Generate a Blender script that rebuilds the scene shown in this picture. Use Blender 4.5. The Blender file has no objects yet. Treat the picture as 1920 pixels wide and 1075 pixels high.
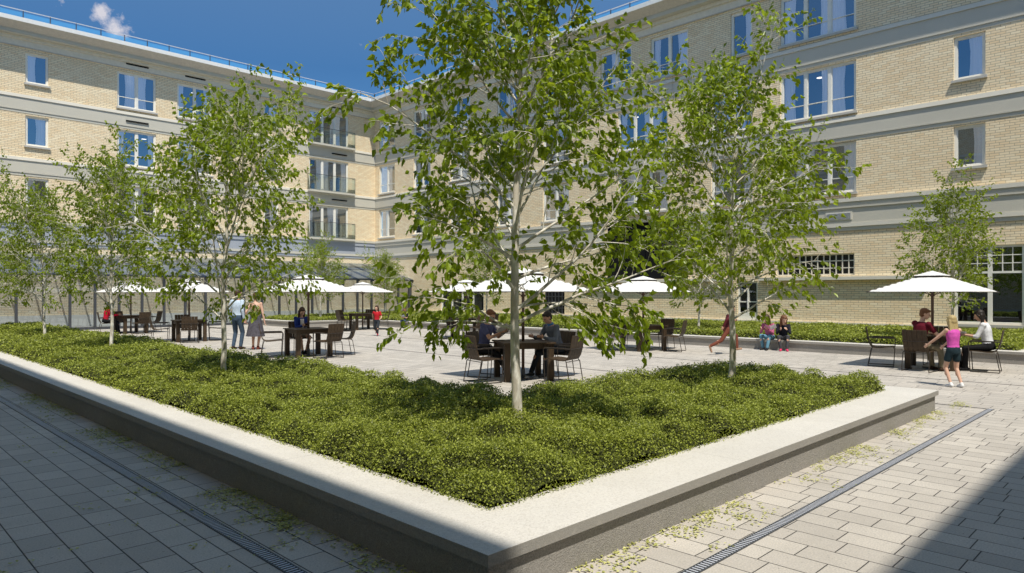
import bpy, math, random
import numpy as np
from mathutils import Vector, Matrix
R = math.radians
rnd = random.Random(7)
scene = bpy.context.scene
COL = scene.collection

# ------------------------------------------------------------------ helpers
class MB:
    def __init__(s): s.v = []; s.f = []; s.m = []
    def add(s, vs, fs, mi=0):
        n = len(s.v); s.v += [tuple(p) for p in vs]
        s.f += [tuple(i + n for i in f) for f in fs]; s.m += [mi] * len(fs)
    def box(s, x0, x1, y0, y1, z0, z1, mi=0):
        s.add([(x0,y0,z0),(x1,y0,z0),(x1,y1,z0),(x0,y1,z0),(x0,y0,z1),(x1,y0,z1),(x1,y1,z1),(x0,y1,z1)],
              [(0,3,2,1),(4,5,6,7),(0,1,5,4),(1,2,6,5),(2,3,7,6),(3,0,4,7)], mi)
    def quad(s, a, b, c, d, mi=0): s.add([a,b,c,d], [(0,1,2,3)], mi)
    def tube(s, pts, rad, n=6, mi=0, caps=True):
        pts = [Vector(p) for p in pts]
        if not isinstance(rad, (list, tuple)): rad = [rad] * len(pts)
        base = len(s.v); up = None
        for i, p in enumerate(pts):
            t = (pts[min(i+1, len(pts)-1)] - pts[max(i-1, 0)])
            t = t.normalized() if t.length > 1e-9 else Vector((0,0,1))
            if up is None:
                up = Vector((0,0,1)) if abs(t.z) < .9 else Vector((1,0,0))
            a = up - t * up.dot(t)
            a = a.normalized() if a.length > 1e-6 else t.orthogonal().normalized()
            up = a; b = t.cross(a)
            for k in range(n):
                w = 2 * math.pi * k / n
                q = p + (a * math.cos(w) + b * math.sin(w)) * rad[i]
                s.v.append((q.x, q.y, q.z))
        for i in range(len(pts) - 1):
            for k in range(n):
                a0 = base + i*n + k; a1 = base + i*n + (k+1) % n
                s.f.append((a0, a1, a1 + n, a0 + n)); s.m.append(mi)
        if caps:
            s.f.append(tuple(base + k for k in range(n))[::-1]); s.m.append(mi)
            e = base + (len(pts)-1)*n
            s.f.append(tuple(e + k for k in range(n))); s.m.append(mi)
    def build(s, name, mat, parent=None, smooth=False):
        me = bpy.data.meshes.new(name)
        me.from_pydata(s.v, [], s.f)
        mats = mat if isinstance(mat, (list, tuple)) else [mat]
        for mm in mats: me.materials.append(mm)
        if len(mats) > 1: me.polygons.foreach_set('material_index', s.m)
        if smooth: me.polygons.foreach_set('use_smooth', [True] * len(s.f))
        me.update()
        o = bpy.data.objects.new(name, me); COL.objects.link(o)
        if parent: o.parent = parent
        return o

def tag(o, label=None, cat=None, group=None, kind=None):
    if label: o['label'] = label
    if cat: o['category'] = cat
    if group: o['group'] = group
    if kind: o['kind'] = kind
    return o
def thing(name, label, cat, loc=(0,0,0), rz=0, group=None):
    o = bpy.data.objects.new(name, None); COL.objects.link(o)
    o.location = loc; o.rotation_euler = (0, 0, rz); o.empty_display_size = .2
    return tag(o, label, cat, group)
def dup(root, loc, rz, label):
    def cp(o, par):
        c = o.copy(); COL.objects.link(c)
        if par: c.parent = par
        for ch in list(o.children): cp(ch, c)
        return c
    r = cp(root, None); r.location = loc; r.rotation_euler = (0, 0, rz); r['label'] = label
    return r
def np_mesh(name, verts, faces4, mat, parent=None, smooth=False):
    me = bpy.data.meshes.new(name)
    nv, nf = len(verts), len(faces4); k = faces4.shape[1]
    me.vertices.add(nv); me.vertices.foreach_set('co', verts.astype(np.float32).ravel())
    me.loops.add(nf * k); me.loops.foreach_set('vertex_index', faces4.astype(np.int32).ravel())
    me.polygons.add(nf); me.polygons.foreach_set('loop_start', np.arange(nf, dtype=np.int32) * k)
    if smooth: me.polygons.foreach_set('use_smooth', np.ones(nf, dtype=bool))
    me.materials.append(mat); me.update(calc_edges=True)
    o = bpy.data.objects.new(name, me); COL.objects.link(o)
    if parent: o.parent = parent
    return o

# ------------------------------------------------------------------ materials
class NT:
    def __init__(s, name):
        s.mat = bpy.data.materials.new(name); s.mat.use_nodes = True
        s.t = s.mat.node_tree; s.t.nodes.clear()
        s.out = s.n('ShaderNodeOutputMaterial')
    def n(s, typ, **kw):
        nd = s.t.nodes.new(typ)
        for k, v in kw.items():
            if k.startswith('i_'):
                nd.inputs[k[2:].replace('_', ' ')].default_value = v
            else: setattr(nd, k, v)
        return nd
    def l(s, a, b): s.t.links.new(a, b)
    def math(s, op, a, b=None, c=None):
        nd = s.n('ShaderNodeMath', operation=op)
        for i, x in enumerate((a, b, c)):
            if x is None: continue
            if isinstance(x, (int, float)): nd.inputs[i].default_value = x
            else: s.l(x, nd.inputs[i])
        return nd.outputs[0]
    def mix(s, fac, a, b, mode='MIX'):
        nd = s.n('ShaderNodeMix', data_type='RGBA', blend_type=mode)
        for sock, x in ((nd.inputs['Factor'], fac), (nd.inputs['A'], a), (nd.inputs['B'], b)):
            if isinstance(x, (int, float)): sock.default_value = x
            elif isinstance(x, (tuple, list)): sock.default_value = (*x[:3], 1)
            else: s.l(x, sock)
        return nd.outputs['Result']
    def noise(s, vec, scale, detail=3, rough=.6, out='Fac'):
        nd = s.n('ShaderNodeTexNoise'); nd.inputs['Scale'].default_value = scale
        nd.inputs['Detail'].default_value = detail; nd.inputs['Roughness'].default_value = rough
        if vec is not None: s.l(vec, nd.inputs['Vector'])
        return nd.outputs[out]
    def ramp(s, fac, lo, hi, a=0.0, b=1.0):
        nd = s.n('ShaderNodeMapRange'); s.l(fac, nd.inputs[0])
        for i, x in zip((1, 2, 3, 4), (lo, hi, a, b)): nd.inputs[i].default_value = x
        return nd.outputs[0]
    def obj(s): return s.n('ShaderNodeTexCoord').outputs['Object']
    def pos(s): return s.n('ShaderNodeNewGeometry').outputs['Position']
    def bump(s, h, strength=.3, dist=.01):
        nd = s.n('ShaderNodeBump'); nd.inputs['Strength'].default_value = strength
        nd.inputs['Distance'].default_value = dist; s.l(h, nd.inputs['Height']); return nd.outputs[0]
    def bsdf(s, col, rough=.8, spec=.3, normal=None, metal=0.0):
        p = s.n('ShaderNodeBsdfPrincipled')
        for k, x in (('Base Color', col), ('Roughness', rough), ('Specular IOR Level', spec), ('Metallic', metal)):
            if isinstance(x, (tuple, list)): p.inputs[k].default_value = (*x[:3], 1)
            elif isinstance(x, (int, float)): p.inputs[k].default_value = x
            else: s.l(x, p.inputs[k])
        if normal is not None: s.l(normal, p.inputs['Normal'])
        s.l(p.outputs[0], s.out.inputs[0]); return p

def plain(name, col, rough=.7, spec=.3, var=.12, scale=9., metal=0., bump=0.):
    t = NT(name); v = t.obj(); n = t.noise(v, scale, 4, .6)
    c = t.mix(t.ramp(n, .3, .7), tuple(x*(1-var) for x in col), tuple(min(1, x*(1+var)) for x in col))
    nb = t.bump(t.noise(v, scale*6, 3), bump, .01) if bump else None
    t.bsdf(c, rough, spec, nb, metal); return t.mat

def brick_mat():
    t = NT('cream_brick'); v = t.obj()
    sp = t.n('ShaderNodeSeparateXYZ'); t.l(v, sp.inputs[0])
    u = t.math('ADD', sp.outputs[0], sp.outputs[1])
    rowf = t.math('DIVIDE', sp.outputs[2], .083)
    row = t.math('FLOOR', rowf); fy = t.math('FRACT', rowf)
    odd = t.math('MULTIPLY', t.math('FRACT', t.math('MULTIPLY', row, .5)), 1.0)
    uf = t.math('ADD', t.math('DIVIDE', u, .27), odd)
    wn0 = t.n('ShaderNodeTexWhiteNoise', noise_dimensions='1D'); t.l(row, wn0.inputs['W'])
    uf = t.math('ADD', uf, t.math('MULTIPLY', wn0.outputs[0], .18))
    colm = t.math('FLOOR', uf); fx = t.math('FRACT', uf)
    my = t.math('MINIMUM', fy, t.math('SUBTRACT', 1.0, fy))
    mx = t.math('MINIMUM', fx, t.math('SUBTRACT', 1.0, fx))
    jy = t.ramp(my, .045, .12, 1, 0); jx = t.ramp(mx, .012, .035, 1, 0)
    joint = t.math('MAXIMUM', jy, jx)
    cb = t.n('ShaderNodeCombineXYZ'); t.l(colm, cb.inputs[0]); t.l(row, cb.inputs[1])
    wn = t.n('ShaderNodeTexWhiteNoise', noise_dimensions='2D'); t.l(cb.outputs[0], wn.inputs['Vector'])
    c = t.mix(wn.outputs[0], (.86, .67, .42), (.96, .83, .59))
    g = t.noise(v, .7, 4, .6)
    c = t.mix(t.ramp(g, .35, .7, 0, .35), c, (.80, .68, .48))
    g2 = t.noise(v, 22, 3, .6); c = t.mix(t.ramp(g2, .3, .7, 0, .10), c, (.62, .52, .36))
    c = t.mix(t.math('MULTIPLY', joint, .85), c, (.30, .245, .17))
    t.bsdf(c, .88, .2, t.bump(t.math('SUBTRACT', 1.0, joint), .5, .008)); return t.mat

def paver_mat():
    t = NT('concrete_pavers'); v = t.pos()
    sp = t.n('ShaderNodeSeparateXYZ'); t.l(v, sp.inputs[0])
    rowf = t.math('DIVIDE', sp.outputs[0], .235); row = t.math('FLOOR', rowf); fx = t.math('FRACT', rowf)
    wn0 = t.n('ShaderNodeTexWhiteNoise', noise_dimensions='1D'); t.l(row, wn0.inputs['W'])
    wn1 = t.n('ShaderNodeTexWhiteNoise', noise_dimensions='1D'); t.l(t.math('ADD', row, 77.3), wn1.inputs['W'])
    ln = t.ramp(wn1.outputs[0], 0, 1, .30, .42)
    uf = t.math('ADD', t.math('DIVIDE', sp.outputs[1], ln), t.math('MULTIPLY', wn0.outputs[0], 9.7))
    # jitter the joint position a little inside each pair of stones
    half = t.math('FLOOR', t.math('MULTIPLY', uf, .5))
    colm = t.math('FLOOR', uf); fy = t.math('FRACT', uf)
    mx = t.math('MULTIPLY', t.math('MINIMUM', fx, t.math('SUBTRACT', 1.0, fx)), .235)
    my = t.math('MULTIPLY', t.math('MINIMUM', fy, t.math('SUBTRACT', 1.0, fy)), ln)
    nz = t.math('MULTIPLY', t.math('SUBTRACT', t.noise(v, 60, 2), .5), .0022)
    jx = t.ramp(t.math('ADD', mx, nz), .0026, .0056, 1, 0); jy = t.ramp(t.math('ADD', my, nz), .0024, .0052, 1, 0)
    joint = t.math('MAXIMUM', jx, jy)
    cb = t.n('ShaderNodeCombineXYZ'); t.l(colm, cb.inputs[0]); t.l(row, cb.inputs[1])
    wn = t.n('ShaderNodeTexWhiteNoise', noise_dimensions='2D'); t.l(cb.outputs[0], wn.inputs['Vector'])
    c = t.mix(wn.outputs[0], (.48, .435, .38), (.63, .575, .50))
    g = t.noise(v, 1.3, 5, .65); c = t.mix(t.ramp(g, .35, .7, 0, .4), c, (.33, .30, .26))
    mp = t.n('ShaderNodeMapping'); mp.inputs['Scale'].default_value = (9, 3.2, 1); t.l(v, mp.inputs[0])
    g1 = t.noise(mp.outputs[0], 3.0, 5, .7); c = t.mix(t.ramp(g1, .42, .72, 0, .35), c, (.55, .51, .45))
    g2 = t.noise(v, 90, 2, .5); c = t.mix(t.ramp(g2, .35, .7, 0, .5), c, (.25, .24, .225))
    g3 = t.noise(v, 14, 4, .7); c = t.mix(t.ramp(g3, .66, .74, 0, .35), c, (.2, .19, .175))
    g4 = t.noise(v, .45, 6, .7); c = t.mix(t.ramp(g4, .52, .68, 0, .28), c, (.26, .235, .20))
    g5 = t.noise(v, 46, 2, .4); c = t.mix(t.ramp(g5, .70, .73, 0, .6), c, (.12, .11, .10))
    c = t.mix(joint, c, (.045, .04, .036))
    rg = t.ramp(g1, .3, .7, .62, .82)
    h = t.math('ADD', t.math('MULTIPLY', t.math('SUBTRACT', 1.0, joint), 1.0), t.math('MULTIPLY', g2, .12))
    t.bsdf(c, rg, .35, t.bump(h, .55, .006)); return t.mat

def concrete(name, col, rough=.85, speck=.25, bump=.15, stain=.25):
    t = NT(name); v = t.pos()
    g = t.noise(v, 1.1, 5, .6); c = t.mix(t.ramp(g, .35, .68, 0, stain), col, tuple(x*.68 for x in col))
    g2 = t.noise(v, 130, 2, .5); c = t.mix(t.ramp(g2, .35, .75, 0, speck), c, tuple(x*.5 for x in col))
    g3 = t.noise(v, 26, 4, .7); c = t.mix(t.ramp(g3, .55, .75, 0, speck*.8), c, tuple(min(1, x*1.25) for x in col))
    h = t.math('ADD', g2, t.math('MULTIPLY', g3, .8))
    t.bsdf(c, rough, .25, t.bump(h, bump, .006)); return t.mat

def leaf_mat(name, dark, light, trans, tw=.38, rough=.5):
    t = NT(name); gi = t.n('ShaderNodeNewGeometry').outputs['Random Per Island']
    c = t.mix(gi, dark, light)
    p = t.n('ShaderNodeBsdfPrincipled'); t.l(c, p.inputs['Base Color'])
    p.inputs['Roughness'].default_value = rough; p.inputs['Specular IOR Level'].default_value = .35
    tr = t.n('ShaderNodeBsdfTranslucent'); t.l(t.mix(gi, tuple(x*.8 for x in trans), trans), tr.inputs[0])
    m = t.n('ShaderNodeMixShader'); m.inputs[0].default_value = tw
    t.l(p.outputs[0], m.inputs[1]); t.l(tr.outputs[0], m.inputs[2]); t.l(m.outputs[0], t.out.inputs[0]); return t.mat

def glass_mat(name, tint, refl, trans=(.75,.8,.85), rough=.0, wave=.0):
    t = NT(name)
    gl = t.n('ShaderNodeBsdfGlossy'); gl.inputs['Color'].default_value = (*tint, 1); gl.inputs['Roughness'].default_value = rough
    if wave:
        t.l(t.bump(t.noise(t.obj(), 1.5, 1), wave, .02), gl.inputs['Normal'])
    tr = t.n('ShaderNodeBsdfTransparent'); tr.inputs[0].default_value = (*trans, 1)
    m = t.n('ShaderNodeMixShader')
    fr = t.n('ShaderNodeFresnel'); fr.inputs[0].default_value = 1.5
    t.l(t.math('MAXIMUM', fr.outputs[0], refl), m.inputs[0])
    t.l(tr.outputs[0], m.inputs[1]); t.l(gl.outputs[0], m.inputs[2]); t.l(m.outputs[0], t.out.inputs[0]); return t.mat

def bark_mat():
    t = NT('pale_bark'); v = t.pos()
    mp = t.n('ShaderNodeMapping'); mp.inputs['Scale'].default_value = (1, 1, .35); t.l(v, mp.inputs[0])
    vo = t.n('ShaderNodeTexVoronoi'); vo.inputs['Scale'].default_value = 22; t.l(mp.outputs[0], vo.inputs['Vector'])
    n = t.noise(mp.outputs[0], 14, 4, .6)
    c = t.mix(t.ramp(n, .44, .56), (.80, .77, .70), (.56, .51, .43))
    c = t.mix(t.ramp(vo.outputs['Distance'], .45, .6, 0, .4), c, (.34, .31, .26))
    t.bsdf(c, .75, .25, t.bump(n, .4, .01)); return t.mat

def wood_mat(name, c0, c1, scale=8):
    t = NT(name); v = t.obj()
    mp = t.n('ShaderNodeMapping'); mp.inputs['Scale'].default_value = (6, 6, .7); t.l(v, mp.inputs[0])
    n = t.noise(mp.outputs[0], scale, 4, .65)
    t.bsdf(t.mix(t.ramp(n, .35, .65), c0, c1), .55, .35, t.bump(n, .15, .004)); return t.mat

M = {}
M['brick'] = brick_mat(); M['paver'] = paver_mat()
M['band'] = concrete('grey_green_render', (.62, .59, .50), .9, .30, .15, .15)
M['bandlight'] = concrete('light_render', (.76, .72, .62), .9, .2, .1, .2)
M['bluegrey'] = concrete('blue_grey_render', (.40, .43, .48), .9, .25, .1, .2)
M['fascia'] = plain('white_fascia', (.78, .77, .74), .5, .3, .04)
M['soffit'] = plain('soffit_taupe', (.58, .53, .46), .8, .2, .08)
M['frieze'] = plain('frieze_cream', (.78, .72, .60), .9, .2, .06)
def coping_mat():
    t = NT('planter_coping_concrete'); v = t.pos(); sp = t.n('ShaderNodeSeparateXYZ'); t.l(v, sp.inputs[0])
    c = t.mix(t.ramp(t.noise(v, 1.4, 5, .65), .35, .68, 0, .45), (.62, .59, .54), (.47, .445, .40))
    c = t.mix(t.ramp(t.noise(v, 75, 3, .7), .46, .68, 0, .55), c, (.34, .31, .27))
    c = t.mix(t.ramp(t.noise(v, 170, 2, .6), .50, .70, 0, .6), c, (.76, .74, .70))
    c = t.mix(t.ramp(t.noise(v, 7, 5, .75), .60, .74, 0, .35), c, (.40, .375, .33))
    js = []
    for k in (0, 1):
        fr = t.math('FRACT', t.math('DIVIDE', t.math('ADD', sp.outputs[k], .55), 2.4))
        js.append(t.ramp(t.math('ABSOLUTE', t.math('SUBTRACT', fr, .5)), .0006, .0016, 1, 0))
    jx = t.math('MULTIPLY', js[0], t.math('LESS_THAN', sp.outputs[1], 3.29)); jx = t.math('MULTIPLY', jx, t.math('GREATER_THAN', sp.outputs[0], 3.2))
    jy = t.math('MULTIPLY', js[1], t.math('LESS_THAN', sp.outputs[0], 3.10)); jy = t.math('MULTIPLY', jy, t.math('GREATER_THAN', sp.outputs[1], 3.4))
    j = t.math('MAXIMUM', jx, jy); c = t.mix(t.math('MULTIPLY', j, .55), c, (.2, .19, .17))
    t.bsdf(c, .85, .25, t.bump(t.noise(v, 120, 3, .7), .3, .006)); return t.mat
M['coping'] = coping_mat()
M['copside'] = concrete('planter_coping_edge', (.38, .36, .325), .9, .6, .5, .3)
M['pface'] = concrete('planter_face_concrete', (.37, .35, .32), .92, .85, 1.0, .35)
M['frame'] = plain('cream_window_frame', (.84, .82, .74), .45, .4, .04)
M['sill'] = concrete('stone_sill', (.55, .53, .48), .85, .2, .1, .15)
M['pane'] = glass_mat('window_glass', (.9, .95, 1.0), .42, (.98, .99, 1), 0, .02)
M['panelow'] = glass_mat('clear_glass', (.8, .9, 1), .10, (.93, .95, .96), 0, .02)
M['darkpane'] = glass_mat('shop_glass', (.8, .9, 1), .22, (.35, .36, .38), 0, .02)
M['roofglass'] = glass_mat('blue_roof_glass', (.70, .80, .95), .40, (.70, .80, .93))
t = NT('railing_glass'); tp_ = t.n('ShaderNodeBsdfTransparent'); tp_.inputs[0].default_value = (.55, .85, 1, 1)
df = t.n('ShaderNodeBsdfTranslucent'); df.inputs[0].default_value = (.16, .50, .90, 1); dd = t.n('ShaderNodeBsdfDiffuse'); dd.inputs[0].default_value = (.16, .50, .90, 1)  # diffuse blue paints the sky's reflection into the panels
m1 = t.n('ShaderNodeMixShader'); t.l(df.outputs[0], m1.inputs[1]); t.l(dd.outputs[0], m1.inputs[2])
m2 = t.n('ShaderNodeMixShader'); m2.inputs[0].default_value = .6; t.l(tp_.outputs[0], m2.inputs[1]); t.l(m1.outputs[0], m2.inputs[2]); t.l(m2.outputs[0], t.out.inputs[0])
M['railglass'] = t.mat
M['balcglass'] = glass_mat('balcony_glass', (.8, .88, .9), .14, (.84, .90, .89))
M['darkmetal'] = plain('dark_grey_metal', (.055, .06, .07), .45, .5, .1)
M['steel'] = plain('galvanised_steel', (.52, .54, .60), .4, .5, .08, metal=.15)
M['black'] = plain('black_gap', (.012, .012, .013), .8, .1)
M['interior'] = plain('dark_interior', (.05, .05, .055), .9, .1, .3, 1.5)
M['darkglass'] = plain('dark_glazing', (.018, .018, .022), .18, .5, .2)
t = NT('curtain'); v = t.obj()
p = t.bsdf((.88, .88, .9), .9, .1); p.inputs['Emission Color'].default_value = (.75, .85, 1, 1); p.inputs['Emission Strength'].default_value = .22  # emission added so the curtains brighten the panes like lit rooms
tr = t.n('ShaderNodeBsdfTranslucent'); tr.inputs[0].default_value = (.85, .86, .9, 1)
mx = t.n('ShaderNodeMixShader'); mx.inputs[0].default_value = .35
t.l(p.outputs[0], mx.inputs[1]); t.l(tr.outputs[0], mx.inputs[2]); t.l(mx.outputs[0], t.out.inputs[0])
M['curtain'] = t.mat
t = NT('lit_lamp'); e = t.n('ShaderNodeEmission'); e.inputs[0].default_value = (1, .95, .85, 1); e.inputs[1].default_value = 2.5
t.l(e.outputs[0], t.out.inputs[0]); M['lamp'] = t.mat
M['bark'] = bark_mat()
M['leaf'] = leaf_mat('tree_leaf', (.014, .034, .003), (.25, .335, .020), (.62, .76, .03), .40, .38)
M['gcover'] = leaf_mat('ground_cover_leaf', (.065, .085, .012), (.40, .45, .07), (.44, .52, .05), .28, .5)
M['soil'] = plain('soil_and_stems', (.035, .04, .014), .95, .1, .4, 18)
M['litter'] = leaf_mat('fallen_leaf', (.36, .38, .09), (.68, .66, .28), (.3, .32, .06), .2, .7)
M['wood'] = wood_mat('dark_brown_wood', (.035, .022, .012), (.075, .048, .026))
M['pole'] = wood_mat('umbrella_pole_wood', (.07, .042, .03), (.12, .075, .055))
M['rod'] = plain('dark_bronze_rod', (.035, .027, .022), .4, .5, .1)
t = NT('umbrella_canvas'); cv = t.noise(t.obj(), 2.2, 3, .5); p = t.bsdf(t.mix(t.ramp(cv, .3, .7), (.80, .79, .76), (.87, .86, .83)), .85, .15, t.bump(cv, .6, .05))
tr = t.n('ShaderNodeBsdfTranslucent'); tr.inputs[0].default_value = (.8, .78, .72, 1)
mx = t.n('ShaderNodeMixShader'); mx.inputs[0].default_value = .22
t.l(p.outputs[0], mx.inputs[1]); t.l(tr.outputs[0], mx.inputs[2]); t.l(mx.outputs[0], t.out.inputs[0])
M['canvas'] = t.mat

# ------------------------------------------------------------------ camera, light, sky
cam = bpy.data.cameras.new('camera'); camo = bpy.data.objects.new('camera', cam); COL.objects.link(camo)
camo.location = (0, 0, 1.7); camo.rotation_euler = (R(90), 0, R(-45))
cam.sensor_width = 36; cam.lens = 24.36; cam.shift_y = .006; cam.clip_end = 3000; cam.clip_start = .05
scene.camera = camo
KX, KY = .25, .46
sl = bpy.data.lights.new('sun', 'SUN'); sl.energy = 5.0; sl.angle = R(.55); sl.color = (1, .945, .84)
so = bpy.data.objects.new('sun', sl); COL.objects.link(so)
so.rotation_euler = Vector((KX, KY, -1)).to_track_quat('-Z', 'Y').to_euler(); so.location = (0, 0, 40)
w = bpy.data.worlds.new('World'); scene.world = w; w.use_nodes = True
nt = w.node_tree; nt.nodes.clear()
class WT(NT):
    def __init__(s, tree): s.t = tree
wt = WT(nt)
sky = wt.n('ShaderNodeTexSky', sky_type='NISHITA'); sky.sun_disc = False
sky.sun_elevation = math.atan(1 / math.hypot(KX, KY)); sky.sun_rotation = math.atan2(-KX, -KY)
sky.altitude = 800; sky.air_density = 1.0; sky.dust_density = .15; sky.ozone_density = 3.0
hs = wt.n('ShaderNodeHueSaturation'); hs.inputs['Saturation'].default_value = 1.08; hs.inputs['Value'].default_value = 1.0
wt.l(sky.outputs[0], hs.inputs['Color'])
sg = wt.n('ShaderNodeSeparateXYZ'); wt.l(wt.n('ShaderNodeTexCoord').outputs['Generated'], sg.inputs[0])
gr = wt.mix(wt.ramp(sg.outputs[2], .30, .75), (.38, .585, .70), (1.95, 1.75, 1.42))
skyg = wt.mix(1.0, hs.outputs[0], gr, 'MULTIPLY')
# a small wisp of cloud low in the sky above the left wing
tc = wt.n('ShaderNodeTexCoord').outputs['Generated']
def blob(px, py, rad, stretch):
    r_, s_ = (px - 960) / 1299, (549 - py) / 1299
    d = Vector((.7071*(1+r_), .7071*(1-r_), s_)).normalized()
    vm = wt.n('ShaderNodeVectorMath', operation='DISTANCE'); wt.l(tc, vm.inputs[0]); vm.inputs[1].default_value = d
    return wt.ramp(vm.outputs['Value'], rad * .15, rad, 1, 0)
nz = wt.noise(tc, 38, 7, .68)
b = wt.math('MAXIMUM', wt.math('MAXIMUM', blob(192, 28, .020, 1), blob(212, 52, .026, 1)), wt.math('MAXIMUM', wt.math('MULTIPLY', blob(112, 6, .018, 1), .6), wt.math('MULTIPLY', blob(290, 80, .010, 1), .55)))
mask = wt.ramp(wt.math('ADD', b, wt.math('MULTIPLY', wt.math('SUBTRACT', nz, .5), 2.6)), .55, 1.15, 0, .8)
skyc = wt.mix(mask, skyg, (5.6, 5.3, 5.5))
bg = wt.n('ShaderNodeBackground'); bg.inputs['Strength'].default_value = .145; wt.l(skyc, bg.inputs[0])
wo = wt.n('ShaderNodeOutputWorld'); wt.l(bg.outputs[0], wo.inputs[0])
scene.view_settings.view_transform = 'Standard'; scene.view_settings.look = 'None'
scene.view_settings.exposure = 0; scene.view_settings.gamma = 1
try:
    scene.cycles.use_denoising = True; scene.cycles.max_bounces = 8; scene.cycles.transparent_max_bounces = 16
except Exception: pass

# ------------------------------------------------------------------ ground, drains
g = MB(); g.quad((-900,-900,0),(900,-900,0),(900,900,0),(-900,900,0))
tag(g.build('ground', M['paver']), kind='structure')
def grate(name, label, x0, x1, y0, y1, along):
    root = thing(name, label, 'drain', (x0, y0, 0), 0, 'slotted channel drains set in the paving')
    L = (x1-x0) if along == 'x' else (y1-y0); W = (y1-y0) if along == 'x' else (x1-x0)
    ch = MB(); fr = MB(); st = MB()
    def B(m, a0, a1, b0, b1, z0, z1):
        if along == 'x': m.box(a0, a1, b0, b1, z0, z1)
        else: m.box(b0, b1, a0, a1, z0, z1)
    B(ch, 0, L, 0, W, -.01, .003)
    B(fr, 0, L, -.006, .004, .0, .007); B(fr, 0, L, W-.004, W+.006, .0, .007)
    n = int(L / .034)
    for i in range(n): B(st, i*.034 + .004, i*.034 + .019, .005, W-.005, .003, .0065)
    ch.build('channel', M['black'], root); fr.build('frame', M['darkmetal'], root); st.build('grate', M['steel'], root)
grate('channel_drain', 'steel grated channel drain in the sunlit paving beside the planter', 2.06, 12.1, 2.17, 2.24, 'x')
grate('channel_drain', 'steel grated channel drain in the shaded paving left of the planter', 2.0, 2.085, 2.3, 34, 'y')
for i, (x, y0, y1, lb) in enumerate(((12.06, 2.26, 30.5, 'thin dark slot drain crossing the courtyard nearer the planter'), (15.5, -4, 30.5, 'thin dark slot drain crossing the courtyard nearer the far bench'))):
    s = MB(); s.box(x, x + .03, y0, y1, 0, .004)
    tag(s.build('slot_drain', M['black']), lb, 'drain')

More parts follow.
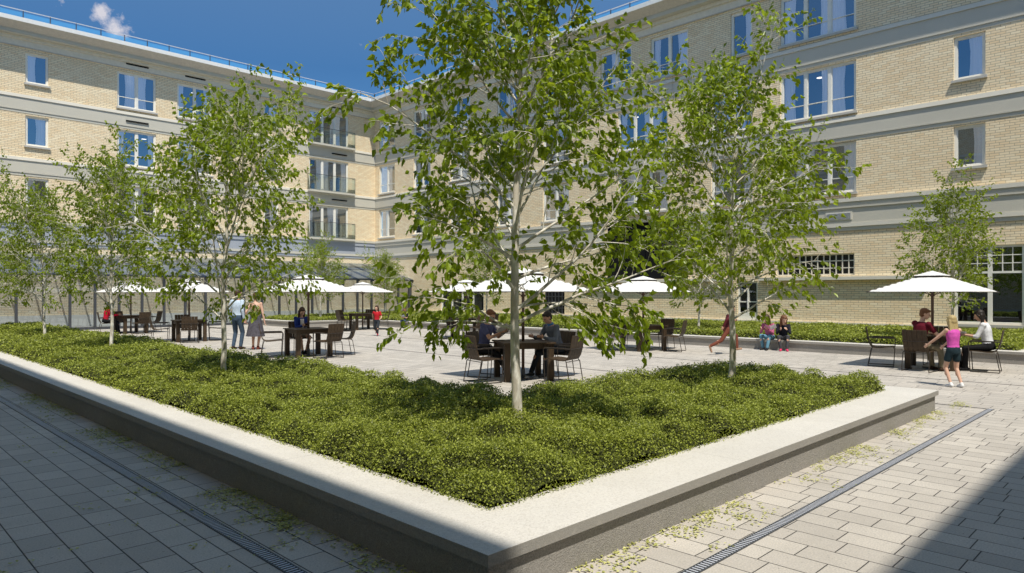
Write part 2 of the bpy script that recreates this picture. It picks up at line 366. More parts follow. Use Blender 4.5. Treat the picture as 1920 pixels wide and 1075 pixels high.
# ------------------------------------------------------------------ buildings
ZTOP = 13.56
def wavy_curtain(x0, x1, z0, z1, side):
    m = MB(); n = max(6, int((x1-x0)/.018)); zs = [z0, z0+(z1-z0)*.33, z0+(z1-z0)*.66, z1]
    for j, z in enumerate(zs):
        pinch = 1 - .10*math.sin(math.pi*min(1, (z1-z)/(z1-z0)*1.1)) if side else 1
        for i in range(n+1):
            f = i/n
            x = (x0 + (x1-x0)*f*pinch) if side == 1 else ((x1 - (x1-x0)*(1-f)*pinch) if side == -1 else x0+(x1-x0)*f)
            m.v.append((x, .06 + .022*math.sin(f*n*.9) , z))
    for j in range(3):
        for i in range(n):
            a = j*(n+1)+i; m.f.append((a, a+1, a+n+2, a+n+1)); m.m.append(0)
    return m
WCACHE = {}
def window(bld, u0, u1, z0, z1, n, bar=True, sill=True, low=False, seed=0, lamp=0, label=None, balcony=False):
    wdt, h = u1-u0, z1-z0
    F = .075; G = .055
    fm = MB(); D0, D1 = .07, .155
    fm.box(0, wdt, D0, D1, h-F, h); fm.box(0, wdt, D0, D1, 0, F)
    fm.box(0, F, D0, D1, F, h-F); fm.box(wdt-F, wdt, D0, D1, F, h-F)
    pw = (wdt - 2*F) / n
    for i in range(1, n): fm.box(F+pw*i-.055, F+pw*i+.055, D0+.004, D1, F, h-F)
    for i in range(n):
        a, b_ = F+pw*i+(.055 if i else 0), F+pw*(i+1)-(.055 if i < n-1 else 0)
        for q in ((a, a+.03, F, h-F), (b_-.03, b_, F, h-F)): fm.box(q[0], q[1], D0+.02, D1-.02, q[2], q[3])
        fm.box(a+.03, b_-.03, D0+.02, D1-.02, F, F+.03); fm.box(a+.03, b_-.03, D0+.02, D1-.02, h-F-.03, h-F)
        if bar: fm.box(a+.03, b_-.03, D0+.01, D0+.035, h*.3, h*.3+.03)
    w_ = fm.build('window', M['frame'], bld); w_.location = (u0, 0, z0)
    if label: w_['label'] = label
    rr = random.Random(seed)
    pn = MB(); tl = rr.uniform(-.004, .004)
    pn.quad((F, D1-.03, F), (wdt-F, D1-.03+tl, F), (wdt-F, D1-.03+tl, h-F), (F, D1-.03, h-F))
    pn.build('pane', M['panelow'] if low else M['pane'], w_)
    if sill:
        s = MB(); s.box(-.06, wdt+.06, -.10, D0, -.085, -.002); s.build('sill', M['sill'], w_)
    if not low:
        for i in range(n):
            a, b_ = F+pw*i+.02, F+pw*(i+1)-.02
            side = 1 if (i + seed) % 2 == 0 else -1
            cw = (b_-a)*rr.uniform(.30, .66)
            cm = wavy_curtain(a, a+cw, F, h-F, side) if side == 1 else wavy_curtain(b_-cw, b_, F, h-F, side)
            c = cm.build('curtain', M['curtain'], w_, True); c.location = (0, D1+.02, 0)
    if lamp:
        lm = MB(); lx = wdt*rr.uniform(.25, .75)
        pts = [(lx+.13*math.cos(k*math.pi/8), .45+.13*math.sin(k*math.pi/8), h*.86) for k in range(16)]
        lm.add(pts, [tuple(range(16))[::-1]]); lm.build('ceiling_lamp', M['lamp'], w_)
    if balcony:
        bm = MB(); bm.quad((-.12, -.34, .0), (wdt+.3, -.34, .0), (wdt+.3, -.34, 1.0), (-.12, -.34, 1.0))
        bm.quad((wdt+.3, -.34, 0), (wdt+.3, 0, 0), (wdt+.3, 0, 1.0), (wdt+.3, -.34, 1.0))
        bm.quad((-.12, 0, 0), (-.12, -.34, 0), (-.12, -.34, 1.0), (-.12, 0, 1.0))
        bo = bm.build('balcony_glass', M['balcglass'], w_)
        rl = MB(); rl.tube([(-.12, 0, 1.0), (-.12, -.34, 1.0), (wdt+.3, -.34, 1.0), (wdt+.3, 0, 1.0)], .016, 5)
        for x in (-.12, wdt*.5, wdt+.3): rl.box(x-.012, x+.012, -.352, -.328, 0, 1.0)
        rl.build('balcony_rail', M['darkmetal'], w_)
        fl = MB(); fl.box(-.15, wdt+.33, -.36, .0, -.12, -.004); fl.build('balcony_slab', M['band'], w_)
    return w_

def facade(name, label, loc, rz, length, wins, holes, mitre0=0., mitre1=0., seed=0, rail=True, detail=True, bandcut=()):
    """local frame: x along the wall, -y outwards, z up."""
    bld = thing(name, label, 'building', loc, rz)
    ops = [(a, b, c, d) for (a, b, c, d, *_) in wins] + [(a, b, c, d) for (a, b, c, d, *_) in holes]
    us = sorted({0., length} | {x for o in ops for x in o[:2]}); zs = sorted({0., ZTOP} | {x for o in ops for x in o[2:]})
    wm = MB()
    for i in range(len(us)-1):
        run = None
        for j in range(len(zs)-1):
            cu, cz = (us[i]+us[i+1])/2, (zs[j]+zs[j+1])/2
            solid = not any(o[0] < cu < o[1] and o[2] < cz < o[3] for o in ops)
            if solid:
                if run is None: run = zs[j]
                end = zs[j+1]
            if (not solid or j == len(zs)-2) and run is not None:
                wm.quad((us[i], 0, run), (us[i+1], 0, run), (us[i+1], 0, end), (us[i], 0, end)); run = None
    for (a, b, c, d) in ops:
        D = .18
        wm.quad((a,0,c),(a,0,d),(a,D,d),(a,D,c)); wm.quad((b,0,c),(b,D,c),(b,D,d),(b,0,d))
        wm.quad((a,0,d),(b,0,d),(b,D,d),(a,D,d)); wm.quad((a,0,c),(a,D,c),(b,D,c),(b,0,c))
    wm.build('wall', M['brick'], bld)
    im = MB(); im.quad((0, 1.1, 0), (length, 1.1, 0), (length, 1.1, ZTOP), (0, 1.1, ZTOP))
    for z in (5.15, 8.0, 11.0, ZTOP): im.box(0, length, .2, 1.09, z-.25, z-.12)
    im.build('interior', M['interior'], bld)
    # projecting profiles; ends are mitred so that they meet the neighbouring wing
    def prof(m, z0, z1, p0, p1=None, mi=0, cuts=()):
        p1 = p0 if p1 is None else p1
        segs = []; x = 0.
        for c in sorted(cuts): segs.append((x, c[0])); x = c[1]
        segs.append((x, length))
        for (a, b) in segs:
            def X0(p): return (a + mitre0*p) if a == 0. else a
            def X1(p): return (b - mitre1*p) if b == length else b
            vs = [(X0(p0), -p0, z0), (X1(p0), -p0, z0), (X1(p1), -p1, z1), (X0(p1), -p1, z1),
                  (a, .0, z0), (b, .0, z0), (b, .0, z1), (a, .0, z1)]
            m.add(vs, [(0,1,2,3), (0,4,5,1), (3,2,6,7), (0,3,7,4), (1,5,6,2)], mi)
    c = MB(); prof(c, 14.44, 14.64, 1.0, None, 0); prof(c, 14.20, 14.436, .50, .96, 1)
    prof(c, 14.02, 14.196, .48, None, 2); prof(c, 13.86, 14.016, .16, None, 3); prof(c, 13.56, 13.856, .06, None, 3)
    prof(c, 13.52, 13.557, .085, None, 1)
    c.build('cornice', [M['fascia'], M['soffit'], M['band'], M['frieze']], bld)
    for z in (8.18, 11.2):
        b = MB(); prof(b, z-.10, z+.05, .075, .06, 1); prof(b, z-.64, z-.104, .032, None, 0, [])
        prof(b, z-.70, z-.644, .045, None, 0); prof(b, z-.83, z-.704, .016, None, 0)
        b.build('string_course', [M['band'], M['bandlight']], bld)
    b = MB(); prof(b, 5.06, 5.20, .12, None, 1, bandcut); prof(b, 4.90, 5.056, .08, None, 0, bandcut); prof(b, 4.84, 4.896, .095, None, 0, bandcut)
    prof(b, 4.28, 4.836, .05, None, 0, bandcut); prof(b, 4.14, 4.276, .075, None, 1, bandcut); prof(b, 4.0, 4.136, .04, None, 0, bandcut)
    b.build('ground_floor_band', [M['band'], M['bandlight']] if rz else [M['bluegrey'], M['band']], bld)
    pl = MB(); prof(pl, .0, .58, .10, None, 0); pl.build('plinth', M['bandlight'], bld)
    rf = MB(); rf.quad((0, -.99, 14.643), (length, -.99, 14.643), (length, 9, 14.643), (0, 9, 14.643)); rf.box(0, length, 8.9, 9, 0, 14.64)
    rf.build('roof', M['bandlight'], bld)
    for k, wd in enumerate(wins):
        a, b_, c_, d_, n = wd[:5]; o = dict(wd[5]) if len(wd) > 5 else {}
        window(bld, a, b_, c_, d_, n, seed=seed+k, **o)
    if rail:
        rt = thing('roof_railing', 'glass roof railing with painted sky reflection atop the ' + label.split(' with ')[0], 'railing', loc, rz)
        gp = MB(); ps = MB(); tr_ = MB()
        e0, e1 = mitre0*.0, length - mitre1*.0
        k = 0; x = .5*mitre0
        while x < length - .05:
            x2 = min(x+1.1, length)
            gp.quad((x+.03, -.35, 14.66), (x2-.03, -.35, 14.66), (x2-.03, -.35, 15.08), (x+.03, -.35, 15.08))
            if k < 90:
                q = MB(); q.box(x-.015, x+.015, -.37, -.33, 14.643, 15.17); q.build('post', M['darkmetal'], rt)
            x += 1.1; k += 1
        gp.build('glass_panel', M['railglass'], rt)
        tr_.box(0 + .37*mitre0, length - .37*mitre1, -.372, -.328, 15.17, 15.20); tr_.build('top_rail', M['steel'], rt)
    return bld

NO = dict(bar=False)
rows2 = [(5.42, 7.30), (8.40, 10.30), (11.45, 13.35)]
rows1 = [(5.88, 7.28), (8.82, 10.28), (11.85, 13.32)]
rowsF = [(5.24, 7.32), (8.26, 10.32), (11.28, 13.40)]
XL = -14.0
LW = []
for i, (a, c) in enumerate(rows1):
    LW.append((7.05-XL, 8.0-XL, a, c, 1, NO)); LW.append((19.05-XL, 20.0-XL, a, c, 1, NO)); LW.append((1.05-XL, 2.0-XL, a, c, 1, NO))
for i, (a, c) in enumerate(rows2):
    LW.append((11.05-XL, 12.95-XL, a, c, 2, dict(lamp=1))); LW.append((14.05-XL, 15.95-XL, a, c, 2, dict(lamp=i != 0)))
    LW.append((3.05-XL, 4.95-XL, a, c, 2))
for i, (a, c) in enumerate(rowsF):
    LW.append((22.05-XL, 24.9-XL, a, c, 3, dict(bar=False, sill=False, balcony=True, lamp=i == 2)))
left = facade('apartment_building', 'cream brick wing on the left with a glazed lean-to at its foot', (XL, 40.3, 0), 0, 27-XL, LW, [], 0, 1, 10)
for cx, zs_ in ((12.0, (13.79, 10.78, 7.78)), (15.0, (13.79, 10.78, 7.78)), (24.2, (13.79, 10.78, 7.78))):
    for z in zs_:
        q = MB(); q.box(cx-XL-.55, cx-XL+.55, -.09, 0, z-.035, z+.035); q.build('vent', M['black'], left)

Y0 = 40.3
def yy(a, b): return (Y0-b, Y0-a)
RW = []
for a, b in ((38.0, 39.8), (34.2, 35.95), (30.5, 32.3), (26.4, 28.2), (22.9, 24.7)):
    for i, (c, d) in enumerate(rows2): RW.append((*yy(a, b), c, d, 2, dict(lamp=i == 2 and a > 37)))
for i, (c, d) in enumerate(rows2):
    if i == 2:
        RW.append((*yy(19.06, 20.87), c, d, 2)); RW.append((*yy(16.06, 18.0), c, d, 2, dict(lamp=0))); RW.append((*yy(13.1, 14.05), c+.1, d, 1, NO))
    else:
        RW.append((*yy(17.1, 19.86), c, d, 3, dict(lamp=i))); RW.append((*yy(13.1, 14.95), c, d, 2))
    RW.append((*yy(9.08, 11.93), c, d, 3, dict(lamp=i == 1)))
for c, d in rows1: RW.append((*yy(5.08, 5.98), c, d, 1, NO)); RW.append((*yy(1.0, 1.95), c, d, 1, NO))
BIG = (*yy(16.06, 20.5), 2.32, 4.96)
GRID = (*yy(9.14, 12.1), 2.36, 3.17)
DOOR = (*yy(12.87, 13.75), .58, 2.16)
SHOP = (*yy(4.02, 5.98), .66, 3.25)
DBL = (*yy(29.3, 33.2), .60, 2.05)
DARK = (*yy(23.2, 24.6), .60, 2.1)
right = facade('apartment_building', 'cream brick wing on the right with a wide dark ground floor opening', (27, Y0, 0), R(-90), Y0+6.34, RW,
               [BIG, GRID, DOOR, SHOP, DBL, DARK], 1, 1, 40, bandcut=[(BIG[0]-.1, BIG[1]+.1)])
def gridwin(o, nx, nz, mat_f, mat_g, name='window', th=.035, depth=.12):
    a, b, c, d = o; m = MB(); m.box(a, a+.05, depth-.05, depth, c, d); m.box(b-.05, b, depth-.05, depth, c, d)
    m.box(a+.05, b-.05, depth-.05, depth, c, c+.05); m.box(a+.05, b-.05, depth-.05, depth, d-.05, d)
    for i in range(1, nx): x = a+(b-a)*i/nx; m.box(x-th/2, x+th/2, depth-.04, depth-.003, c+.05, d-.05)
    for j in range(1, nz): z = c+(d-c)*j/nz; m.box(a+.05, b-.05, depth-.035, depth-.006, z-th/2, z+th/2)
    f = m.build(name, mat_f, right); g_ = MB(); g_.quad((a, depth+.01, c), (b, depth+.01, c), (b, depth+.01, d), (a, depth+.01, d)); g_.build('pane', mat_g, f); return f
gridwin(GRID, 13, 3, M['bandlight'], M['darkglass'])['label'] = 'long dark window divided by a light grid'
gridwin(BIG, 4, 1, M['black'], M['black'], 'window', .03)['label'] = 'wide opening above the ledge, filled black for its unlit inside'  # flat black sheet stands in for the shade inside the opening
gridwin(DARK, 6, 5, M['darkmetal'], M['darkglass'], 'window', .03)
# shop window: post in the middle, small grid across the top
a, b, c, d = SHOP; m = MB()
m.box(a, a+.09, .06, .14, c, d); m.box(b-.09, b, .06, .14, c, d); m.box(a+.09, b-.09, .06, .14, c, c+.08); m.box(a+.09, b-.09, .06, .14, d-.08, d)
m.box(a+.95, a+1.07, .062, .142, c+.08, d-.08); m.box(a+.09, b-.09, .064, .138, 2.33, 2.40)
for x in (.38, .66, 1.35, 1.62): m.box(a+x-.012, a+x+.012, .07, .12, 2.40, d-.08)
for z in (2.66, 2.92): m.box(a+.09, b-.09, .074, .116, z-.014, z+.014)
sw = m.build('window', M['frame'], right); sw['label'] = 'tall white framed shop window with small grid of panes across its top'
g_ = MB(); g_.quad((a, .13, c), (b, .13, c), (b, .13, d), (a, .13, d)); g_.build('pane', M['darkpane'], sw)
s = MB(); s.box(a-.05, b+.05, -.14, .06, c-.09, c-.002); s.build('sill', M['sill'], sw)
a, b, c, d = DBL; m = MB()
for x in (a, a+.95, (a+b)/2-.05, b-1.05, b-.09): m.box(x, x+.09, .06, .14, c, d)
m.box(a, b, .064, .136, d-.08, d); m.box(a, b, .064, .136, c, c+.07)
dw = m.build('window', M['frame'], right); g_ = MB(); g_.quad((a, .13, c), (b, .13, c), (b, .13, d), (a, .13, d)); g_.build('pane', M['panelow'], dw)
a, b, c, d = DOOR; m = MB(); m.box(a, a+.07, .06, .13, c, d); m.box(b-.07, b, .06, .13, c, d); m.box(a+.07, b-.07, .06, .13, d-.07, d); m.box((a+b)/2-.03, (a+b)/2+.03, .062, .128, c, d-.07)
m.box(a+.07, b-.07, .064, .126, 1.3, 1.35); m.box(a+.07, b-.07, .064, .126, c, c+.3)
dr = m.build('door', M['frame'], right); g_ = MB(); g_.quad((a, .125, c), (b, .125, c), (b, .125, d), (a, .125, d)); g_.build('pane', M['panelow'], dr)
m = MB(); m.tube([(a+.42, .04, 1.0), (a+.42, .04, 1.5)], .012, 6); m.build('handle', M['steel'], dr)
# ledge above the lower wall, with the lower wall standing slightly proud, louvre in the band
m = MB(); l0, l1 = yy(6.6, 12.75); m.box(l0, l1, -.19, 0, 2.18, 2.30); l2, l3 = yy(13.9, 22.0); m.box(l2, l3, -.19, 0, 2.18, 2.30); m.build('ledge', M['bandlight'], right)
m = MB(); a, b = yy(9.2, 10.15); m.box(a, b, -.075, 0, 4.40, 4.70); 
lv = m.build('louvre', M['bandlight'], right); m = MB()
for i in range(7): m.box(a+.05, b-.05, -.09, -.07, 4.44+i*.034, 4.455+i*.034)
m.build('blade', M['bluegrey'], lv)
# wings behind the camera (they throw the foreground shadows)
facade('apartment_building', 'shading brick wing just left of the camera position', (-1.87, -6.34, 0), R(90), 46.64, [], [], 1, 1, 90, rail=False)
facade('apartment_building', 'shading brick wing behind the camera position', (27, -6.34, 0), R(180), 27+1.87, [], [], 1, 1, 91, rail=False)

# glazed lean-to along the foot of the left wing
pv = thing('glazed_pavilion', 'glazed lean-to with dark mullions and sloping blue glass roof along the left wing', 'pavilion', (0, 36.2, 0))
for i in range(0, 34):
    x = 27 - i
    q = MB(); wq = .10 if i == 0 else .05
    q.box(x-wq*(2 if i == 0 else 1), x+wq*(0 if i == 0 else 1), -.06, .06, 0, 2.46); q.build('mullion', M['darkmetal'], pv)
    q = MB(); q.add([(x-.03, -.25, 2.40), (x+.03, -.25, 2.40), (x+.03, 4.1, 3.55), (x-.03, 4.1, 3.55), (x-.03, -.25, 2.50), (x+.03, -.25, 2.50), (x+.03, 4.1, 3.65), (x-.03, 4.1, 3.65)],
          [(0,3,2,1),(4,5,6,7),(0,1,5,4),(1,2,6,5),(2,3,7,6),(3,0,4,7)]); q.build('rafter', M['darkmetal'], pv)
q = MB(); q.quad((-7, -.3, 2.52), (27, -.3, 2.52), (27, 4.1, 3.67), (-7, 4.1, 3.67)); q.build('roof_glass', M['roofglass'], pv)
q = MB(); q.box(-7, 27, -.045, .045, 2.46, 2.55); q.box(-7, 27, -.04, .04, .0, .12); q.build('rail', M['darkmetal'], pv)
q = MB(); q.quad((-7, .0, .12), (27, .0, .12), (27, .0, 2.46), (-7, .0, 2.46)); q.build('wall_glass', M['panelow'], pv)

# ------------------------------------------------------------------ planters
def planter(name, label, outer_pts, inner_pts, zt=.30, th=.066, setb=.036, wall_in=.1):
    """closed ring of coping between outer and inner outlines (same number of corners)."""
    root = thing(name, label, 'planter', (0, 0, 0))
    n = len(outer_pts); c = MB()
    o = outer_pts; i_ = inner_pts
    for k in range(n):
        a, b = o[k], o[(k+1) % n]; c2, d = i_[(k+1) % n], i_[k]
        c.quad((*a, zt), (*b, zt), (*c2, zt), (*d, zt)); c.quad((*a, zt-th), (*d, zt-th), (*c2, zt-th), (*b, zt-th))
        c.quad((*a, zt-th), (*b, zt-th), (*b, zt), (*a, zt), 1); c.quad((*d, zt), (*c2, zt), (*c2, zt-th), (*d, zt-th), 1)
    c.build('coping', [M['coping'], M['copside']], root)
    # wall: outline moved inward by setb along each corner's bisector
    def inset(P, dist):
        out = []
        for k in range(n):
            p0, p1, p2 = Vector(P[k-1]), Vector(P[k]), Vector(P[(k+1) % n])
            e1 = (p1-p0).normalized(); e2 = (p2-p1).normalized()
            n1 = Vector((-e1.y, e1.x)); n2 = Vector((-e2.y, e2.x))
            q = p1 + (n1+n2) * (dist / (1 + n1.dot(n2))); out.append((q.x, q.y))
        return out
    A = inset(o, setb); B = inset(i_, -.002); wl = MB()
    for k in range(n):
        a, b = A[k], A[(k+1) % n]
        wl.quad((*a, -.01), (*b, -.01), (*b, zt-th-.001), (*a, zt-th-.001))
    wl.build('wall', M['pface'], root)
    return root
# near planter, an L (corners counter-clockwise)
LO = [(2.52, 2.70), (11.35, 2.70), (11.35, 6.60), (6.50, 6.60), (6.50, 32.0), (2.52, 32.0)]
LI = [(3.10, 3.29), (10.76, 3.29), (10.76, 6.02), (5.92, 6.02), (5.92, 31.4), (3.10, 31.4)]
planter('planter', 'long low concrete planter turning a corner in the foreground', LO, LI)
BO = [(20.0, 2.75), (26.88, 2.75), (26.88, 36.0), (16.3, 36.0), (16.3, 31.0), (20.0, 31.0)]
BI = [(20.45, 3.2), (26.8, 3.2), (26.8, 35.9), (16.75, 35.9), (16.75, 31.45), (20.45, 31.45)]
planter('planter', 'low bench-height planter along the far walls of the courtyard', BO, BI)

# ground cover ------------------------------------------------------
nrg = np.random.default_rng(5)
def heightmap(x0, x1, y0, y1, res, dens, rmin, rmax, amp, base, inside):
    nx, ny = int((x1-x0)/res)+1, int((y1-y0)/res)+1
    xs = x0+np.arange(nx)*res; ys = y0+np.arange(ny)*res
    H = np.zeros((nx, ny))
    N = int((x1-x0)*(y1-y0)*dens)
    cx = nrg.uniform(x0, x1, N); cy = nrg.uniform(y0, y1, N); r = nrg.uniform(rmin, rmax, N); a = nrg.uniform(.35, 1, N)
    for k in range(N):
        if not inside(cx[k], cy[k], -.1): continue
        i0, i1 = max(0, int((cx[k]-r[k]-x0)/res)), min(nx, int((cx[k]+r[k]-x0)/res)+2)
        j0, j1 = max(0, int((cy[k]-r[k]-y0)/res)), min(ny, int((cy[k]+r[k]-y0)/res)+2)
        dx = (xs[i0:i1, None]-cx[k])/r[k]; dy = (ys[None, j0:j1]-cy[k])/r[k]
        dd = 1-(dx*dx+dy*dy); dd = np.sqrt(np.clip(dd, 0, 1))*a[k]
        H[i0:i1, j0:j1] = np.maximum(H[i0:i1, j0:j1], dd)
    # long slow swells
    S = .5+.25*np.sin(xs[:, None]*1.9+ys[None]*.8)+.25*np.sin(ys[None]*2.3-xs[:, None]*1.1+1.3)
    return xs, ys, base + amp*H + .05*S
def edge_dist(x, y, rects):
    d = np.full(np.shape(x), -9.)
    for (a, b, c, e) in rects:
        d = np.maximum(d, np.minimum(np.minimum(x-a, b-x), np.minimum(y-c, e-y)))
    return d
def cover(name, label, rects, soft, dens_f, size_f, base, amp, bdens, rmin, rmax, mat, swell):
    x0 = min(r[0] for r in rects); x1 = max(r[1] for r in rects); y0 = min(r[2] for r in rects); y1 = max(r[3] for r in rects)
    def inside(x, y, m=0.): return edge_dist(np.array(x), np.array(y), rects) > m
    res = .05
    xs, ys, H = heightmap(x0, x1, y0, y1, res, bdens, rmin, rmax, amp, base, inside)
    X, Y = np.meshgrid(xs, ys, indexing='ij'); ed = np.zeros_like(X)-9
    # distance to the outline of the union: max over rects is fine away from the inner corner
    ed = edge_dist(X, Y, rects)
    fall = np.clip(ed/soft, 0, 1)**.5
    Hh = .28+(H-.28)*fall
    Hh = Hh + swell(X, Y)*fall
    def hat(x, y):
        i = np.clip(((x-x0)/res), 0, len(xs)-1.001); j = np.clip(((y-y0)/res), 0, len(ys)-1.001)
        ii, jj = i.astype(int), j.astype(int); fi, fj = i-ii, j-jj
        return (Hh[ii, jj]*(1-fi)*(1-fj)+Hh[ii+1, jj]*fi*(1-fj)+Hh[ii, jj+1]*(1-fi)*fj+Hh[ii+1, jj+1]*fi*fj)
    # leaf sites, density falling with distance from the near corner
    P = []
    for (a, b, c, e) in rects:
        step = 1.0
        for gx in np.arange(a, b, step):
            for gy in np.arange(c, e, step):
                wx, wy = min(step, b-gx), min(step, e-gy)
                d = math.hypot(gx+.5, gy+.5); n = int(dens_f(d)*wx*wy)
                P.append(np.stack([nrg.uniform(gx, gx+wx, n), nrg.uniform(gy, gy+wy, n)], 1))
    P = np.concatenate(P)
    if len(rects) > 1:
        r0 = rects[0]; in0 = (P[:,0] > r0[0]) & (P[:,0] < r0[1]) & (P[:,1] > r0[2]) & (P[:,1] < r0[3])
        n0 = 0
        # rects are given without overlap
    x, y = P[:, 0], P[:, 1]; N = len(x)
    ed2 = edge_dist(x, y, rects)
    # sprigs: leaves gather round short shoots
    sx = x + nrg.normal(0, .012, N); sy = y + nrg.normal(0, .012, N)
    z = hat(x, y) - nrg.exponential(.030, N) + np.where(nrg.random(N) < .22, nrg.uniform(0, .05, N), 0)
    dist = np.hypot(x, y); s = size_f(dist)*nrg.uniform(.65, 1.3, N)
    az = nrg.uniform(0, 2*np.pi, N); tilt = nrg.uniform(-.9, 1.1, N); roll = nrg.normal(0, .6, N)
    dx = np.stack([np.cos(az)*np.cos(tilt), np.sin(az)*np.cos(tilt), np.sin(tilt)], 1)
    side = np.stack([-np.sin(az), np.cos(az), np.zeros(N)], 1); up = np.cross(dx, side)
    sd = side*np.cos(roll)[:, None]+up*np.sin(roll)[:, None]
    p = np.stack([sx, sy, z], 1); L = s[:, None]; W = L*.30
    V = np.stack([p-dx*L*.5, p+sd*W-dx*L*.02, p+dx*L*.5, p-sd*W-dx*L*.02], 1).reshape(-1, 3)
    F = np.arange(N*4).reshape(-1, 4)
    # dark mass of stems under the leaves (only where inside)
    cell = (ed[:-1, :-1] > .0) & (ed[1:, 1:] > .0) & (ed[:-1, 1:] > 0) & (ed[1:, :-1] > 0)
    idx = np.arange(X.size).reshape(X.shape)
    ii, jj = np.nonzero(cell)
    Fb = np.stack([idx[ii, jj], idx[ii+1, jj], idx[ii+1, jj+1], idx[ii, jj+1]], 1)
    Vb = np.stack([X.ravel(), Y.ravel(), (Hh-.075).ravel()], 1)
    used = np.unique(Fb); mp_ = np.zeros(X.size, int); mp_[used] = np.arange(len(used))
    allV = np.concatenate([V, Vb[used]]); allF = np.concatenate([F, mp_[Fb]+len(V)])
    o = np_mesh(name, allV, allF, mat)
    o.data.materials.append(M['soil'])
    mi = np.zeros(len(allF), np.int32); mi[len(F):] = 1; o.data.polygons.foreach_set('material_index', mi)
    tag(o, label, 'ground cover', kind='stuff'); return hat
# rectangles without overlap: long arm, then the rest of the short arm
hat_near = cover('ground_cover', 'dense small-leaved green ground cover filling the foreground planter',
      [(3.02, 5.98, 3.22, 31.4), (5.90, 10.84, 3.22, 6.08)], .16,
      lambda d: 15000 if d < 6.5 else (11000 if d < 9 else (6000 if d < 13 else 2600 if d < 20 else 1400)),
      lambda d: np.interp(d, [4, 7, 12, 20, 35], [.018, .021, .029, .044, .065]),
      .40, .16, 8, .11, .30, M['gcover'], lambda X, Y: .05*np.exp(-((X-4.6)**2+(Y-4.6)**2)/2.0)+.05*np.exp(-((X-9.3)**2+(Y-4.9)**2)/1.6)+.06*np.exp(-((X-5.3)**2)/.5)*(Y > 6))
cover('ground_cover', 'sunlit green ground cover behind the far bench along the walls',
      [(20.42, 26.82, 3.15, 35.9), (16.72, 20.42, 31.42, 35.9)], .2,
      lambda d: 1500 if d < 24 else 700, lambda d: np.interp(d, [18, 40], [.055, .085]),
      .40, .10, 3, .2, .5, M['gcover'], lambda X, Y: .012*(X-20.4))

# fallen leaves -------------------------------------------------------
def litter():
    P = []
    def clumps(n, fx, spread, per):
        for _ in range(n):
            c = fx()
            if math.sin(c[0]*2.1+c[1]*1.7)+math.sin(c[0]*4.3-c[1]*3.1+1.2)+rnd.gauss(0, .5) < -.35: continue
            for _ in range(rnd.randint(*per)):
                P.append((c[0]+rnd.gauss(0, spread), c[1]+rnd.gauss(0, spread*.8)))
    clumps(900, lambda: (2.56 - abs(rnd.gauss(0, .15)), 2.75+23*rnd.random()**1.4), .06, (6, 20))
    clumps(150, lambda: (rnd.uniform(.7, 2.3), rnd.uniform(3, 16)), .04, (2, 9))
    clumps(260, lambda: (rnd.uniform(2.7, 12.6), 2.74 - abs(rnd.gauss(0, .11)) ), .055, (5, 18))
    clumps(60, lambda: (rnd.uniform(2.8, 9), rnd.uniform(2.28, 2.6)), .05, (3, 12))
    m = MB()
    for (x, y) in P:
        if 2.6 < x < 11.28 and y > 2.79: continue
        if x > 2.55 and y > 2.735: continue
        a = rnd.uniform(0, 6.28); L = rnd.uniform(.018, .040); W = L*.27; z = .004+rnd.uniform(0, .012); cz = rnd.uniform(.002, .010)
        c, s = math.cos(a), math.sin(a)
        m.add([(x-c*L/2, y-s*L/2, z), (x-s*W, y+c*W, z+cz), (x+c*L/2, y+s*L/2, z+.002), (x+s*W, y-c*W, z+cz*.6)], [(0,1,2,3)])
    # leaves fallen on the coping edge and at the inner corner
    tag(m.build('fallen_leaves', M['litter']), 'yellow green leaves fallen on the paving along the planter foot', 'fallen leaves', kind='stuff')
litter()
m = MB()
for _ in range(420):
    if rnd.random() < .5: x, y = 3.10 - abs(rnd.gauss(0, .05)) + .02, rnd.uniform(3.3, 16)
    else: x, y = rnd.uniform(3.2, 10.8), 3.29 - abs(rnd.gauss(0, .05)) + .02
    a = rnd.uniform(0, 6.28); L = rnd.uniform(.016, .03); W = L*.27; c, s = math.cos(a), math.sin(a); z = .303
    m.add([(x-c*L/2, y-s*L/2, z), (x-s*W, y+c*W, z+.006), (x+c*L/2, y+s*L/2, z+.002), (x+s*W, y-c*W, z+.004)], [(0,1,2,3)])
tag(m.build('fallen_leaves', M['litter']), 'stray leaves lying on the inner edge of the planter coping', 'fallen leaves', kind='stuff')

